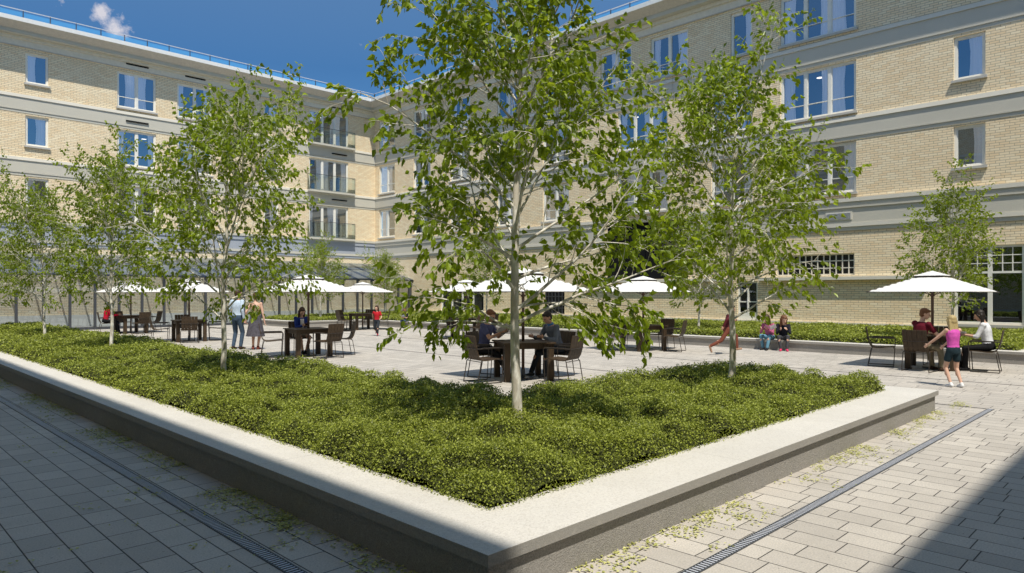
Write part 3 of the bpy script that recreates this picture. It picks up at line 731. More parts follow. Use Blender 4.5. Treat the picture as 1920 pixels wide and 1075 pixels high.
# ------------------------------------------------------------------ trees
def tree_mesh(seed, H=5.25, spread=1.5, base=1.05, nprim=34, leaf=.085, dens=1.0, trunk_r=.047, full=.98, low=.25, extra=()):
    rr = random.Random(seed); tm = MB(); lm = MB()
    def rv(s=1.): return Vector((rr.gauss(0, s), rr.gauss(0, s), rr.gauss(0, s)))
    n = 16; tp = []
    ox = oy = 0.
    for i in range(n+1):
        z = H*i/n; ox += rr.gauss(0, .018); oy += rr.gauss(0, .018)
        tp.append(Vector((ox if i else 0, oy if i else 0, z)))
    tr = [trunk_r*(1.12 if i == 0 else 1)*(1-.93*(i/n)**.9)+.004 for i in range(n+1)]
    tm.tube([Vector((0,0,-.1))]+tp, [trunk_r*1.2]+tr, 10)
    def at_t(z):
        f = max(0, min(n-1e-6, z/H*n)); i = int(f); return tp[i].lerp(tp[i+1], f-i)
    def leaf_at(p, out, size):
        d = (out*.6+Vector((0,0,-.75))+rv(.42)).normalized()
        s = d.cross(rv()).normalized(); u = d.cross(s)
        L = size*rr.uniform(.7, 1.25); W = L*.36
        pet = out*.25*L+rv(.1)*L
        b = p+pet; fold = u*(W*.35)
        lm.add([b, b+d*L*.28+s*W*.9+fold, b+d*L*.62+s*W*.62+fold*.6, b+d*L+u*L*rr.uniform(-.15,.15), b+d*L*.62-s*W*.62+fold*.6, b+d*L*.28-s*W*.9+fold],
               [(0,1,2,3), (0,3,4,5)])
    def path(p, d, L, k, droop, jit):
        pts = [p.copy()]; d = d.normalized()
        for i in range(k):
            d = (d+rv(jit)+Vector((0,0,droop))).normalized(); p = p+d*(L/k); pts.append(p.copy())
        return pts
    def twig(p, d, L, r):
        pts = path(p, d, L, 4, -.06, .13); tm.tube(pts, [r, r*.8, r*.6, r*.45, .0012], 3, caps=False)
        k = max(3, int(L/.036*dens))
        for i in range(k):
            f = (i+1)/k*3.999; j = int(f); q = pts[j].lerp(pts[j+1], f-j); leaf_at(q, (pts[j+1]-pts[j]).normalized(), leaf)
    def branch(p, d, L, r, droop=-.02):
        pts = path(p, d, L, 7, droop, .075)
        tm.tube(pts, [r*(1-.85*i/7)+.002 for i in range(8)], 5, caps=False)
        ns = max(5, int(L*7.5))
        for i in range(ns):
            f = (.22+.78*(i+rr.random())/ns)*6.999; j = min(6, int(f)); q = pts[j].lerp(pts[j+1], f-j); t = (pts[j+1]-pts[j]).normalized()
            sd = t.cross(rv()).normalized(); dd = (t*.75+sd*.75+Vector((0,0,.12))).normalized()
            SL = L*(.42-.22*f/7)*rr.uniform(.7, 1.25)+.08
            sp = path(q, dd, SL, 5, -.03, .12); rs = max(.0025, r*(1-.85*f/7)*.5)
            tm.tube(sp, [rs*(1-.8*k/5)+.0012 for k in range(6)], 3, caps=False)
            nt_ = max(3, int(SL*9*dens))
            for k in range(nt_):
                f2 = (.25+.75*(k+rr.random())/nt_)*4.999; j2 = min(4, int(f2)); q2 = sp[j2].lerp(sp[j2+1], f2-j2); t2 = (sp[j2+1]-sp[j2]).normalized()
                twig(q2, (t2+t2.cross(rv()).normalized()*.8+Vector((0,0,-.12))), rr.uniform(.09, .24), .0022)
            twig(sp[-1], (sp[-1]-sp[-2]), rr.uniform(.12, .25), .0022)
        twig(pts[-1], pts[-1]-pts[-2], .25, .003)
    az = rr.uniform(0, 6.28)
    for i in range(nprim):
        t = (i+.3)/nprim; z = base+(H-base-.25)*t; az += 2.4+rr.gauss(0, .35)
        pr = (.90+.1*t/low) if t < low else (1.0-(t-low)*full)
        L = spread*max(.2, pr)*rr.uniform(.75, 1.12)
        el = R(rr.uniform(22, 50)+28*t)
        d = Vector((math.cos(az)*math.cos(el), math.sin(az)*math.cos(el), math.sin(el)))
        branch(at_t(z), d, L/math.cos(el)*.86 if t < .8 else L*1.1, max(.006, trunk_r*.36*(1-.7*t)), -.03*(1-t))
    for (z, a, el, L, r, dr) in extra:
        d = Vector((math.cos(R(a))*math.cos(R(el)), math.sin(R(a))*math.cos(R(el)), math.sin(R(el))))
        branch(at_t(z), d, L, r, dr)
    twig(tp[-1], Vector((0,0,1)), .3, .003)
    return tm, lm
def make_tree(label, loc, seed, rz=0, **kw):
    root = thing('tree', label, 'tree', loc, rz, 'young pale-barked courtyard trees')
    tm, lm = tree_mesh(seed, **kw)
    tm.build('trunk', M['bark'], root, True); lm.build('crown', M['leaf'], root)
    print('tree', seed, len(lm.f)//2, 'leaves'); return root
# angles below are world azimuths (image right = -45, image left = 135, towards camera = 225)
t_main = make_tree('largest young tree with pale trunk at the near corner of the planter', (4.62, 4.55, .35), 11, H=5.3, spread=1.34, base=1.15, nprim=41, leaf=.073, dens=1.35, full=.92, low=.25,
          extra=((1.0, 150, 22, 1.0, .010, -.05), (1.0, 120, 20, 1.05, .010, -.06), (1.05, -50, 32, 1.6, .018, -.02), (1.2, -35, 14, 1.0, .009, -.08)))
t_r = make_tree('young pale-barked tree standing in the right arm of the foreground planter', (9.0, 4.7, .35), 23, H=4.25, spread=1.38, base=.95, nprim=40, leaf=.078, dens=1.1, low=.33)
t_2 = make_tree('young tree left of the largest one, behind the standing couple in the view', (4.44, 10.75, .35), 37, H=3.95, spread=1.45, base=.9, nprim=38, leaf=.078, dens=1.05, low=.35)
t_2.scale = (.90, .90, 1)
def dtree(src, loc, rz, label): return dup(src, loc, rz, label)
dtree(t_r, (4.62, 17.3, .35), R(100), 'slender young tree third from the right in the long planter arm').scale = (.80, .80, .96)
dtree(t_2, (4.62, 23.8, .35), R(200), 'young pale-trunked tree near the left edge, far along the planter').scale = (.80, .80, 1.0)
dtree(t_r, (4.1, 29.8, .35), R(20), 'farthest young tree of the planter, its crown cut by the left picture edge').scale = (.9, .9, .93)
dtree(t_r, (22.0, 4.9, .35), R(250), 'young tree in the far planter behind the right-hand parasol').scale = (.9, .9, .92)
dtree(t_2, (22.0, 12.7, .35), R(60), 'young tree in the far planter before the wide dark opening').scale = (.9, .9, .95)
dtree(t_r, (22.0, 23.7, .35), R(310), 'young tree in the far planter hidden behind the largest crown').scale = (.9, .9, .9)
dtree(t_2, (22.9, 33.2, .35), R(130), 'small light green tree in front of the inner building corner').scale = (.72, .72, .82)
dtree(t_r, (18.7, 33.0, .35), R(70), 'small tree before the glazed lean-to, left of the building corner').scale = (.95, .95, .86)

# ------------------------------------------------------------------ furniture
def make_table():
    root = thing('table', 'x', 'table', group='square dark wood tables in the courtyard')
    tp = MB(); n = 7; W = 1.04
    for i in range(n):
        x0 = -W/2 + W*i/n; tp.box(x0+.003, x0+W/n-.003, -W/2, W/2, .715, .745)
    tp.build('tabletop', M['wood'], root)
    ap = MB(); a = .44
    for s in (-1, 1):
        ap.box(-a, a, s*a-.012, s*a+.012, .62, .713); ap.box(s*a-.012, s*a+.012, -a+.013, a-.013, .62, .713)
    ap.build('apron', M['wood'], root)
    for sx in (-1, 1):
        for sy in (-1, 1):
            l = MB(); l.box(sx*.43-.055, sx*.43+.055, sy*.43-.055, sy*.43+.055, 0, .711); l.build('leg', M['wood'], root)
    return root
def make_chair():
    """faces +y, origin on the floor under the seat centre."""
    root = thing('armchair', 'x', 'chair', group='slatted dark wood armchairs round the tables')
    prof = [(.25, .455), (.23, .462), (.10, .455), (-.05, .440), (-.15, .440), (-.21, .465), (-.25, .53), (-.275, .62), (-.30, .74), (-.325, .88), (-.33, .90)]
    sh = MB(); W = .50; n = 5
    for k in range(n):
        x0 = -W/2+W*k/n+.0035; x1 = -W/2+W*(k+1)/n-.0035; base = len(sh.v); T = .016
        nn = len(prof)
        for i, (y, z) in enumerate(prof):
            a = prof[max(0, i-1)]; b = prof[min(nn-1, i+1)]; ty, tz = b[0]-a[0], b[1]-a[1]; L = math.hypot(ty, tz); ny, nz = tz/L*T, -ty/L*T
            # normal pointing to the outside (down / back)
            sh.v += [(x0, y, z), (x1, y, z), (x1, y-abs(ny), z-abs(nz)), (x0, y-abs(ny), z-abs(nz))]
        for i in range(nn-1):
            q = base+4*i
            for j in range(4): sh.f.append((q+j, q+(j+1) % 4, q+4+(j+1) % 4, q+4+j)); sh.m.append(0)
        sh.f.append((base, base+3, base+2, base+1)); sh.f.append(tuple(base+4*(nn-1)+j for j in range(4))); sh.m += [0, 0]
    sh.build('seat_shell', M['wood'], root)
    for s in (-1, 1):
        x = s*.27
        l = MB(); l.tube([(x, .25, .655), (x, .27, .63), (x, .235, .012)], .0095, 6); l.build('leg', M['rod'], root)
        l = MB(); l.tube([(s*.24, -.19, .45), (x, -.22, .40), (x, -.29, .012)], .0095, 6); l.build('leg', M['rod'], root)
        l = MB(); l.tube([(x, .235, .011), (x, -.29, .011)], .0095, 6); l.build('runner', M['rod'], root)
        l = MB(); l.tube([(x, .25, .657), (x, -.24, .655), (s*.25, -.30, .655)], .011, 6); l.box(x-.02, x+.02, -.2, .24, .66, .675); l.build('armrest', M['rod'], root)
    l = MB(); l.tube([(-.25, -.305, .655), (.25, -.305, .655)], .009, 6); l.build('back_rail', M['rod'], root)
    l = MB(); l.tube([(-.27, .235, .43), (.27, .235, .43)], .008, 5); l.tube([(-.27, -.22, .41), (.27, -.22, .41)], .008, 5); l.build('cross_bar', M['rod'], root)
    return root
def make_umbrella():
    root = thing('parasol', 'x', 'parasol', group='white square parasols over the tables')
    S = 1.06; Z = 1.72; A = 2.16; c = MB(); N = 10
    def hgt(m):  # m: 0 centre .. 1 rim
        return Z+(A-Z)*(1-m)
    g = [[None]*(2*N+1) for _ in range(2*N+1)]
    for i in range(-N, N+1):
        for j in range(-N, N+1):
            x, y = i/N, j/N; m = max(abs(x), abs(y)); dg = min(abs(x), abs(y))/m if m else 0
            sag = -.022*m*math.sin(math.pi*dg)
            g[i+N][j+N] = len(c.v); c.v.append((x*S, y*S, hgt(m)+sag*(1-m*.7)))
    for i in range(2*N):
        for j in range(2*N):
            if N-2 <= i < N+2 and N-2 <= j < N+2: continue
            c.f.append((g[i][j], g[i+1][j], g[i+1][j+1], g[i][j+1])); c.m.append(0)
    cn = c.build('canopy', M['canvas'], root, True)
    h = MB()
    P = [(-S,-S), (S,-S), (S,S), (-S,S)]
    for k in range(4):
        a, b = P[k], P[(k+1) % 4]; h.tube([(*a, Z-.004), (*b, Z-.004)], .008, 4)
    h.build('hem', M['rod'], cn)
    v = MB(); r0 = .30; zt = A+.035; zb = hgt(.283)+.045
    vs = [(-r0,-r0,zb), (r0,-r0,zb), (r0,r0,zb), (-r0,r0,zb), (0,0,zt)]
    v.add(vs, [(0,1,4), (1,2,4), (2,3,4), (3,0,4)]); v.build('vent_cap', M['canvas'], cn)
    v = MB(); q = [(-.29,-.29), (.29,-.29), (.29,.29), (-.29,.29)]  # dark strip painting the shade in the gap below the cap
    for k in range(4):
        a, b = q[k], q[(k+1) % 4]; v.quad((*a, zb-.045), (*b, zb-.045), (*b, zb-.004), (*a, zb-.004))
    v.build('vent_gap_shade', M['rod'], cn)
    p = MB(); p.tube([(0,0,.02), (0,0,A)], .030, 12); p.tube([(0,0,1.62), (0,0,1.66)], .05, 12); p.build('pole', M['pole'], root, True)
    b = MB(); b.tube([(0,0,.003), (0,0,.035)], .20, 20); b.tube([(0,0,.035), (0,0,.2)], .04, 12); b.build('base', M['darkmetal'], root)
    for k in range(8):
        a = k*math.pi/4; L = S*(math.sqrt(2) if k % 2 else 1)
        q = MB(); q.tube([(0, 0, A-.03), (math.cos(a)*L*.985, math.sin(a)*L*.985, Z-.012)], .009, 4)
        q.tube([(math.cos(a)*.05, math.sin(a)*.05, 1.65), (math.cos(a)*L*.5, math.sin(a)*L*.5, hgt(.5)-.02)], .007, 4); q.build('rib', M['pole'], root)
    return root
TAB = make_table(); CH = make_chair(); UM = make_umbrella(); used = set()
def place(proto, loc, rz, label):
    if proto.name in used: return dup(proto, loc, rz, label)
    used.add(proto.name); proto.location = loc; proto.rotation_euler = (0, 0, rz); proto['label'] = label; return proto
# (x, y, table rotation, chair angles with 0 = picture right and 90 = away, name of the spot)
SPOTS = [
 (9.84, 9.53, 15, ((-35, .92), (40, .86), (150, .86), (216, .92)), 'table behind the largest tree trunk'),
 (9.29, 17.02, 20, ((-56, .88), (12, .92), (104, .84), (186, .92)), 'table of the woman in the blue cardigan'),
 (9.18, 25.2, 10, ((-90, .86), (5, .9), (100, .86), (178, .9)), 'table behind the left-hand trees'),
 (9.29, 32.0, 25, ((-65, .86), (25, .88), (115, .86), (190, .88)), 'leftmost far table of the person in red'),
 (17.73, 4.34, -6, ((179, 1.0), (254, .80), (-12, .98), (82, .88)), 'right-hand table beside the girl in pink'),
 (17.24, 11.75, 35, ((200, .9), (130, .86), (50, .86), (-14, .9)), 'empty table left of the running child'),
 (17.0, 19.4, 15, ((195, .9), (120, .86), (20, .86), (-60, .9)), 'empty table half hidden by the largest crown'),
 (17.75, 27.5, 20, ((200, .88), (150, .9), (70, .86), (-5, .9)), 'far table near the boy on the bench')]
CHAIRPOS = {}
wh = {0: 'right side', 1: 'far right', 2: 'far side', 3: 'left side', 4: 'near left', 5: 'near side', 6: 'near side', 7: 'near right'}
def side(a):
    a = a % 360
    return 'right' if a < 22 or a >= 338 else 'far right' if a < 68 else 'far' if a < 112 else 'far left' if a < 158 else 'left' if a < 203 else 'near left' if a < 248 else 'near' if a < 293 else 'near right'
for i, (x, y, tr_, chs, where) in enumerate(SPOTS):
    ray = math.atan((x-y)/(x+y))
    place(TAB, (x, y, 0), R(tr_-45)-ray, 'square dark wood table, the ' + where)
    place(UM, (x, y, 0), 0 if i % 2 == 0 else R(3), 'white square parasol over the ' + where)
    for j, (a, rad) in enumerate(chs):
        wa = R(a-45)-ray; cx, cy = x+math.cos(wa)*rad, y+math.sin(wa)*rad
        face = wa+math.pi + R((3, -4, 5, -2)[j])
        place(CH, (cx, cy, 0), face-math.pi/2, 'dark armchair on the %s of the %s' % (side(a), where))
        CHAIRPOS[(i, j)] = (cx, cy, face-math.pi/2)

# ------------------------------------------------------------------ people
def mat_cloth(name, col, rough=.85, var=.15): return plain(name, col, rough, .15, var, 14, bump=.15)
SK = plain('skin', (.52, .30, .21), .55, .35, .06); SK2 = plain('skin_light', (.60, .37, .27), .55, .35, .06)
HB = wood_mat('hair_brown', (.035, .018, .010), (.07, .036, .02), 14); HD = wood_mat('hair_dark', (.010, .008, .007), (.025, .018, .014), 14)
HBL = wood_mat('hair_blond', (.36, .26, .11), (.52, .41, .20), 14); HAU = wood_mat('hair_auburn', (.12, .045, .02), (.20, .09, .04), 14)
EYE = plain('eye', (.02, .018, .016), .2, .5, .05); LIP = plain('lips', (.42, .14, .12), .5, .3, .05)
BAKE = []
def ell(m, c, r, fr=None, nu=14, nv=9):
    base = len(m.v)
    for i in range(nv+1):
        th = math.pi*i/nv
        for k in range(nu):
            a = 2*math.pi*k/nu; p = Vector((r[0]*math.sin(th)*math.cos(a), r[1]*math.sin(th)*math.sin(a), r[2]*math.cos(th)))
            if fr is not None: p = fr @ p
            m.v.append(tuple(Vector(c)+p))
    for i in range(nv):
        for k in range(nu):
            m.f.append((base+i*nu+k, base+(i+1)*nu+k, base+(i+1)*nu+(k+1) % nu, base+i*nu+(k+1) % nu)); m.m.append(0)
def cap(m, p0, p1, r0, r1, n=10):
    p0, p1 = Vector(p0), Vector(p1); d = (p1-p0); L = d.length
    if L < 1e-6: return
    d /= L; pts = []; rs = []
    for k in (80, 55, 28): pts.append(p0-d*r0*math.sin(R(k))); rs.append(r0*math.cos(R(k)))
    for k in range(5): f = k/4; pts.append(p0.lerp(p1, f)); rs.append(r0+(r1-r0)*f)
    for k in (28, 55, 80): pts.append(p1+d*r1*math.sin(R(k))); rs.append(r1*math.cos(R(k)))
    m.tube(pts, rs, n)
def loft(m, rings, n=16):
    """rings: (centre, right vector, front vector, rx, ry)"""
    base = len(m.v)
    for (c, X, Y, rx, ry) in rings:
        for k in range(n):
            a = 2*math.pi*k/n; m.v.append(tuple(Vector(c)+X*math.cos(a)*rx+Y*math.sin(a)*ry))
    for i in range(len(rings)-1):
        for k in range(n): m.f.append((base+i*n+k, base+i*n+(k+1) % n, base+(i+1)*n+(k+1) % n, base+(i+1)*n+k)); m.m.append(0)
    m.f.append(tuple(base+k for k in range(n))[::-1]); m.f.append(tuple(base+(len(rings)-1)*n+k for k in range(n))); m.m += [0, 0]
def ik(a, b, l1, l2, pole):
    a, b = Vector(a), Vector(b); d = b-a; L = d.length; mx_ = (l1+l2)*.999
    if L > mx_: b = a+d*(mx_/L); d = b-a; L = mx_
    u = d/L; x = (l1*l1-l2*l2+L*L)/(2*L); h = math.sqrt(max(0, l1*l1-x*x))
    p = Vector(pole); p = p-u*p.dot(u); p = p.normalized() if p.length > 1e-6 else u.orthogonal().normalized()
    return a+u*x+p*h, b
def emit(m, name, mat, parent, vox, smooth=2):
    o = m.build(name, mat, parent, True); BAKE.append((o, vox, smooth)); return o
def person(label, loc, rz, k=1.0, pelvis=(0,0,.93), neck=(0,.02,1.46), wrists=None, ankles=None, gaze=(0,1,-.1), kneepole=(0,1,.1), elbow=(0,-1,-.6),
           top=None, sleeves='long', bottom=None, legs='long', skirt=None, shoes=None, hair=None, hairstyle='short', skin=None, head_k=1.0, slim=1.0, feet=None, collar=None, twist=0, inner=None, elbows=None):
    """adult proportions of 1.75 m scaled by k; faces +y"""
    root = thing('person', label, 'person', loc, rz); root.scale = (k, k, k)
    skin = skin or SK; pel, nk = Vector(pelvis), Vector(neck)
    up = (nk-pel).normalized(); X = Matrix.Rotation(R(twist), 3, 'Z') @ Vector((1,0,0)); X0 = Vector((1,0,0))
    X = (X-up*X.dot(up)).normalized(); Yf = up.cross(X).normalized(); L = (nk-pel).length
    gz = Vector(gaze).normalized(); hx = gz.cross(Vector((0,0,1))).normalized(); hu = hx.cross(gz).normalized(); HM = Matrix((hx, gz, hu)).transposed()
    hc = nk + up*.085 + hu*.085*head_k + gz*.025
    sh = [nk-up*.055+X*s*.175*slim for s in (-1, 1)]
    hp = [pel+X0*s*.085-Vector((0,0,.02)) for s in (-1, 1)]
    wrists = wrists or [(-.24, .04, .88), (.24, .04, .88)]; ankles = ankles or [(-.10, 0, .085), (.10, -.02, .085)]
    el, wr, kn, an = [], [], [], []
    for i, s in enumerate((-1, 1)):
        ep = Vector(elbow)+Vector((s*.5, 0, 0)) if elbows is None else Vector(elbows[i])
        e, w_ = ik(sh[i], wrists[i], .285, .255, ep); el.append(e); wr.append(w_)
        q, a_ = ik(hp[i], ankles[i], .43, .42, Vector(kneepole)+Vector((s*.15, 0, 0))); kn.append(q); an.append(a_)
    # ---- body
    b = MB()
    def tor(f, rx, ry, g=0.): return (pel+up*L*f, X.lerp(X0, max(0, .4-f)/.4) if f < .4 else X, Yf, (rx+g)*slim, (ry+g))
    tr_ = [(-.16, .10, .085), (-.06, .155, .105), (.04, .158, .11), (.22, .132, .092), (.4, .135, .095), (.62, .158, .11), (.8, .165, .105), (.90, .145, .085), (.965, .09, .065), (1.0, .055, .055)]
    loft(b, [tor(*t_) for t_ in tr_]); cap(b, nk-up*.03, nk+up*.09+gz*.01, .052, .048)
    hk = head_k
    def H(x, y, z): return hc+HM @ Vector((x*hk, y*hk, z*hk))
    ell(b, H(0, -.012, .022), (.076*hk, .094*hk, .088*hk), HM); ell(b, H(0, .022, -.028), (.060*hk, .070*hk, .080*hk), HM); ell(b, H(0, .055, -.082), (.030*hk, .028*hk, .026*hk), HM)
    cap(b, H(0, .088, .012), H(0, .112, -.024), .008*hk, .014*hk, 6); ell(b, H(0, .075, .022), (.045*hk, .02*hk, .010*hk), HM)
    for s in (-1, 1): ell(b, H(s*.078, -.01, -.008), (.010*hk, .018*hk, .030*hk), HM)
    for i, s in enumerate((-1, 1)):
        cap(b, sh[i], el[i], .050*slim, .037, 10); cap(b, el[i], wr[i], .037, .025, 10); ell(b, sh[i], (.056*slim, .052, .056))
        cap(b, hp[i], kn[i], .083*slim, .052, 12); cap(b, kn[i], an[i], .050, .034, 12)
        calf = kn[i].lerp(an[i], .3); ell(b, calf-Vector(((an[i]-kn[i]).cross(X0)).normalized())*.012*(1 if True else 1), (.050, .052, .09))
        # hand
        fd = (wr[i]-el[i]).normalized(); pn_ = fd.cross(Vector((0,0,1))); pn_ = pn_.normalized() if pn_.length > .2 else X0*s
        side_ = fd.cross(pn_).normalized(); inn = -pn_*s if abs(pn_.x) > .5 else pn_
        pc = wr[i]+fd*.05
        fm = Matrix((side_, pn_, fd)).transposed(); ell(b, pc, (.038, .015, .048), fm, 10, 7)
        for q, (off, ln) in enumerate(((-.028, .060), (-.010, .072), (.010, .068), (.027, .052))):
            p0 = pc+side_*off+fd*.032; p1 = p0+(fd*.85+pn_*.3).normalized()*ln*.55; p2 = p1+(fd*.5+pn_*.75).normalized()*ln*.5
            cap(b, p0, p1, .0085, .008, 6); cap(b, p1, p2, .008, .007, 6)
        p0 = wr[i]+fd*.02-side_*.025; p1 = p0-side_*.028+fd*.025+pn_*.012; p2 = p1+fd*.03+pn_*.012-side_*.004
        cap(b, p0, p1, .011, .010, 6); cap(b, p1, p2, .010, .008, 6)
        if shoes is None or True:
            fdv = Vector(feet[i]).normalized() if feet else Vector((s*.12, 1, -.12)).normalized()
            cap(b, an[i]-fdv*.02-Vector((0,0,.03)), an[i]+fdv*.14-Vector((0,0,.045)), .032, .026, 8)
    body = emit(b, 'body', skin, root, .009)
    for s in (-1, 1):
        e_ = MB(); ell(e_, H(s*.030, .083, .004), (.012*hk, .008*hk, .007*hk), HM, 8, 6); e_.build('eye', EYE, root, True)
    e_ = MB(); ell(e_, H(0, .088, -.052), (.022*hk, .010*hk, .007*hk), HM, 8, 6); e_.build('mouth', LIP, root, True)
    # ---- hair
    h = MB()
    ell(h, H(0, -.030, .040), (.088*hk, .098*hk, .088*hk), HM); ell(h, H(0, -.052, -.01), (.082*hk, .065*hk, .080*hk), HM)
    ell(h, H(0, .030, .085), (.062*hk, .055*hk, .030*hk), HM)
    if hairstyle in ('long', 'mid'):
        D = .36 if hairstyle == 'long' else .22
        for s in (-1, -.5, 0, .5, 1):
            p = H(s*.07, -.045-.02*(1-abs(s)), -.01); q = p+Vector((0,0,-1))*D*hk*rnd.uniform(.8, 1)-Yf*.045+X*s*.02
            cap(h, p, q, .036*hk, .020*hk, 8)
        for s in (-1, 1): cap(h, H(s*.078, .02, .03), H(s*.086, -.01, -.14), .020*hk, .016*hk, 8)
    if hairstyle == 'bun': ell(h, H(0, -.12, .03), (.04, .04, .04)); 
    if hair: emit(h, 'hair', hair, root, .011, 1)
    # ---- top
    if top:
        g = .013; m = MB()
        rg = [tor(a_, r1, r2, g) for (a_, r1, r2) in tr_ if -.05 < a_ + (0.02 if True else 0) and a_ < (.99 if sleeves != 'strapless' else .82)]
        if sleeves == 'strapless': rg = [tor(.02, .158, .11, g), tor(.22, .132, .092, g), tor(.4, .135, .095, g), tor(.62, .158, .11, g), tor(.76, .165, .108, g)]
        elif inner is not None or True: rg = [tor(-.10, .15, .10, g+.006)] + rg
        loft(m, rg)
        if sleeves != 'strapless':
            for i in range(2):
                if sleeves == 'none': continue
                ell(m, sh[i], (.066*slim, .062, .062))
                if sleeves == 'long': cap(m, sh[i], el[i], .060*slim, .048); cap(m, el[i], wr[i].lerp(el[i], .06), .048, .036)
                elif sleeves == 'short': cap(m, sh[i], sh[i].lerp(el[i], .62), .060*slim, .055)
                elif sleeves == 'elbow': cap(m, sh[i], el[i], .060*slim, .050); cap(m, el[i], el[i].lerp(wr[i], .15), .048, .046)
                elif sleeves == 'none': pass
        emit(m, 'shirt', top, root, .012)
    if inner:
        m = MB(); loft(m, [(pel+up*L*f+Yf*(ry+.012), X, Yf, .055, .022) for f, ry in ((.05, .108), (.3, .095), (.6, .108), (.8, .10), (.9, .08))]); emit(m, 'undershirt', inner, root, .010, 1)
    if collar:
        m = MB(); loft(m, [(nk-up*.02, X, Yf, .070, .066), (nk+up*.035, X, Yf, .064, .060)]); emit(m, 'collar', collar, root, .010, 1)
    if bottom:
        m = MB(); g = .016
        loft(m, [tor(-.17, .12, .10, g), tor(-.06, .155, .105, g+.004), tor(.04, .158, .11, g), tor(.15, .142, .098, g)])
        for i in range(2):
            cap(m, hp[i], kn[i] if legs == 'long' else hp[i].lerp(kn[i], .48), .092*slim, .066 if legs == 'long' else .088)
            if legs == 'long': cap(m, kn[i], an[i].lerp(kn[i], .04), .064, .052)
        emit(m, 'trousers' if legs == 'long' else 'shorts', bottom, root, .012)
    if skirt:
        m = MB(); mat, zlen, flare = skirt; rg = [tor(.2, .145, .10, .012)]; n = 7
        base = len(m.v); NN = 40; seg = [(.2, 1.0, .150, .108)] 
        rings = []
        for q in range(n+1):
            f = q/n; z = pel.z+.12-(zlen+.12)*f; rx = .155+(flare-.155)*f; ry = .115+(flare*.85-.115)*f
            for kk in range(NN):
                a_ = 2*math.pi*kk/NN; rr_ = 1+.05*f*math.sin(kk*math.pi/2.)
                m.v.append((pel.x+math.cos(a_)*rx*rr_, pel.y+math.sin(a_)*ry*rr_, z))
        for q in range(n):
            for kk in range(NN): m.f.append((q*NN+kk, q*NN+(kk+1) % NN, (q+1)*NN+(kk+1) % NN, (q+1)*NN+kk)); m.m.append(0)
        m.build('skirt', mat, root, True)
    if shoes:
        for i, s in enumerate((-1, 1)):
            m = MB(); fdv = Vector(feet[i]).normalized() if feet else Vector((s*.12, 1, -.10)).normalized()
            a_ = an[i]; cap(m, a_-fdv*.035-Vector((0,0,.040)), a_+fdv*.15-Vector((0,0,.050)), .042, .035, 10); cap(m, a_+Vector((0,0,.005)), a_-Vector((0,0,.03)), .044, .044, 10)
            emit(m, 'shoe', shoes, root, .010)
    return root
C = mat_cloth
jeans = C('blue_jeans', (.055, .085, .13)); djeans = C('dark_jeans', (.025, .03, .038)); blackc = C('black_cloth', (.012, .012, .014)); white = C('white_cloth', (.72, .73, .76))
sneak = C('white_sneaker', (.7, .7, .7)); brownsh = C('brown_shoe', (.05, .03, .02)); darksh = C('dark_shoe', (.02, .02, .022))
def wa(a): return R(a-45)     # picture angle -> world angle
def seat(key, fwd=0.0):
    x, y, rz = CHAIRPOS[key]; return (x-math.sin(rz)*fwd, y+math.cos(rz)*fwd, 0), rz
# 1 man behind the largest tree
l, rz = seat((0, 1), .0)
person('man in dark grey shirt with blue collar sitting reading behind the big tree trunk', l, rz, 1.0, (0, -.08, .56), (0, .12, 1.05), [(-.16, .42, .80), (.16, .44, .80)], [(-.10, .34, .085), (.13, .52, .085)],
       gaze=(.0, 1, -.55), top=C('dark_grey_shirt', (.13, .15, .19)), collar=C('blue_collar', (.08, .25, .55)), bottom=djeans, shoes=C('grey_shoe', (.08, .08, .085)), hair=HD)
# 2 reader on the left of that table
l, rz = seat((0, 2), .0)
person('person in navy t-shirt holding an open magazine at the left of the trunk', l, rz, 1.0, (0, -.08, .56), (0, .02, 1.08), [(-.10, .38, .90), (.10, .38, .90)], [(-.12, .40, .085), (.12, .55, .085)],
       gaze=(0, 1, -.5), top=C('navy_tee', (.08, .09, .19)), sleeves='short', bottom=blackc, shoes=darksh, hair=HAU)
def book(name, label, loc, rz, tilt, w=.21, h=.28, cols=((.55, .62, .72), (.75, .74, .70)), open_=28):
    root = thing(name, label, 'book', loc, rz); root.rotation_euler = (tilt, 0, rz)
    for s in (-1, 1):
        m = MB(); a = R(open_); n = 5; base = len(m.v)
        for t_, off in ((0, 0), (1, .008)):
            for i in range(n+1):
                f = i/n; x = s*w*f*math.cos(a); z = w*f*math.sin(a)-.02*math.sin(f*math.pi)*.5+off
                m.v.append((x, -h/2, z)); m.v.append((x, h/2, z))
        for i in range(n):
            q = base+2*i; r_ = q+2*(n+1); m.f.append((q, q+2, q+3, q+1)); m.f.append((r_, r_+1, r_+3, r_+2)); m.m += [0, 0]
        m.build('page', C('page_%s_%d' % (name, s), cols[0 if s < 0 else 1], .6, .25), root)
def hand_pt(l, rz, x, y, z, k=1.0): return (l[0]+k*(x*math.cos(rz)-y*math.sin(rz)), l[1]+k*(x*math.sin(rz)+y*math.cos(rz)), z*k)
book('magazine', 'open magazine in blue and white held above the table', hand_pt(l, rz, 0, .48, .93), rz, R(35), cols=((.30, .36, .52), (.72, .70, .70)))
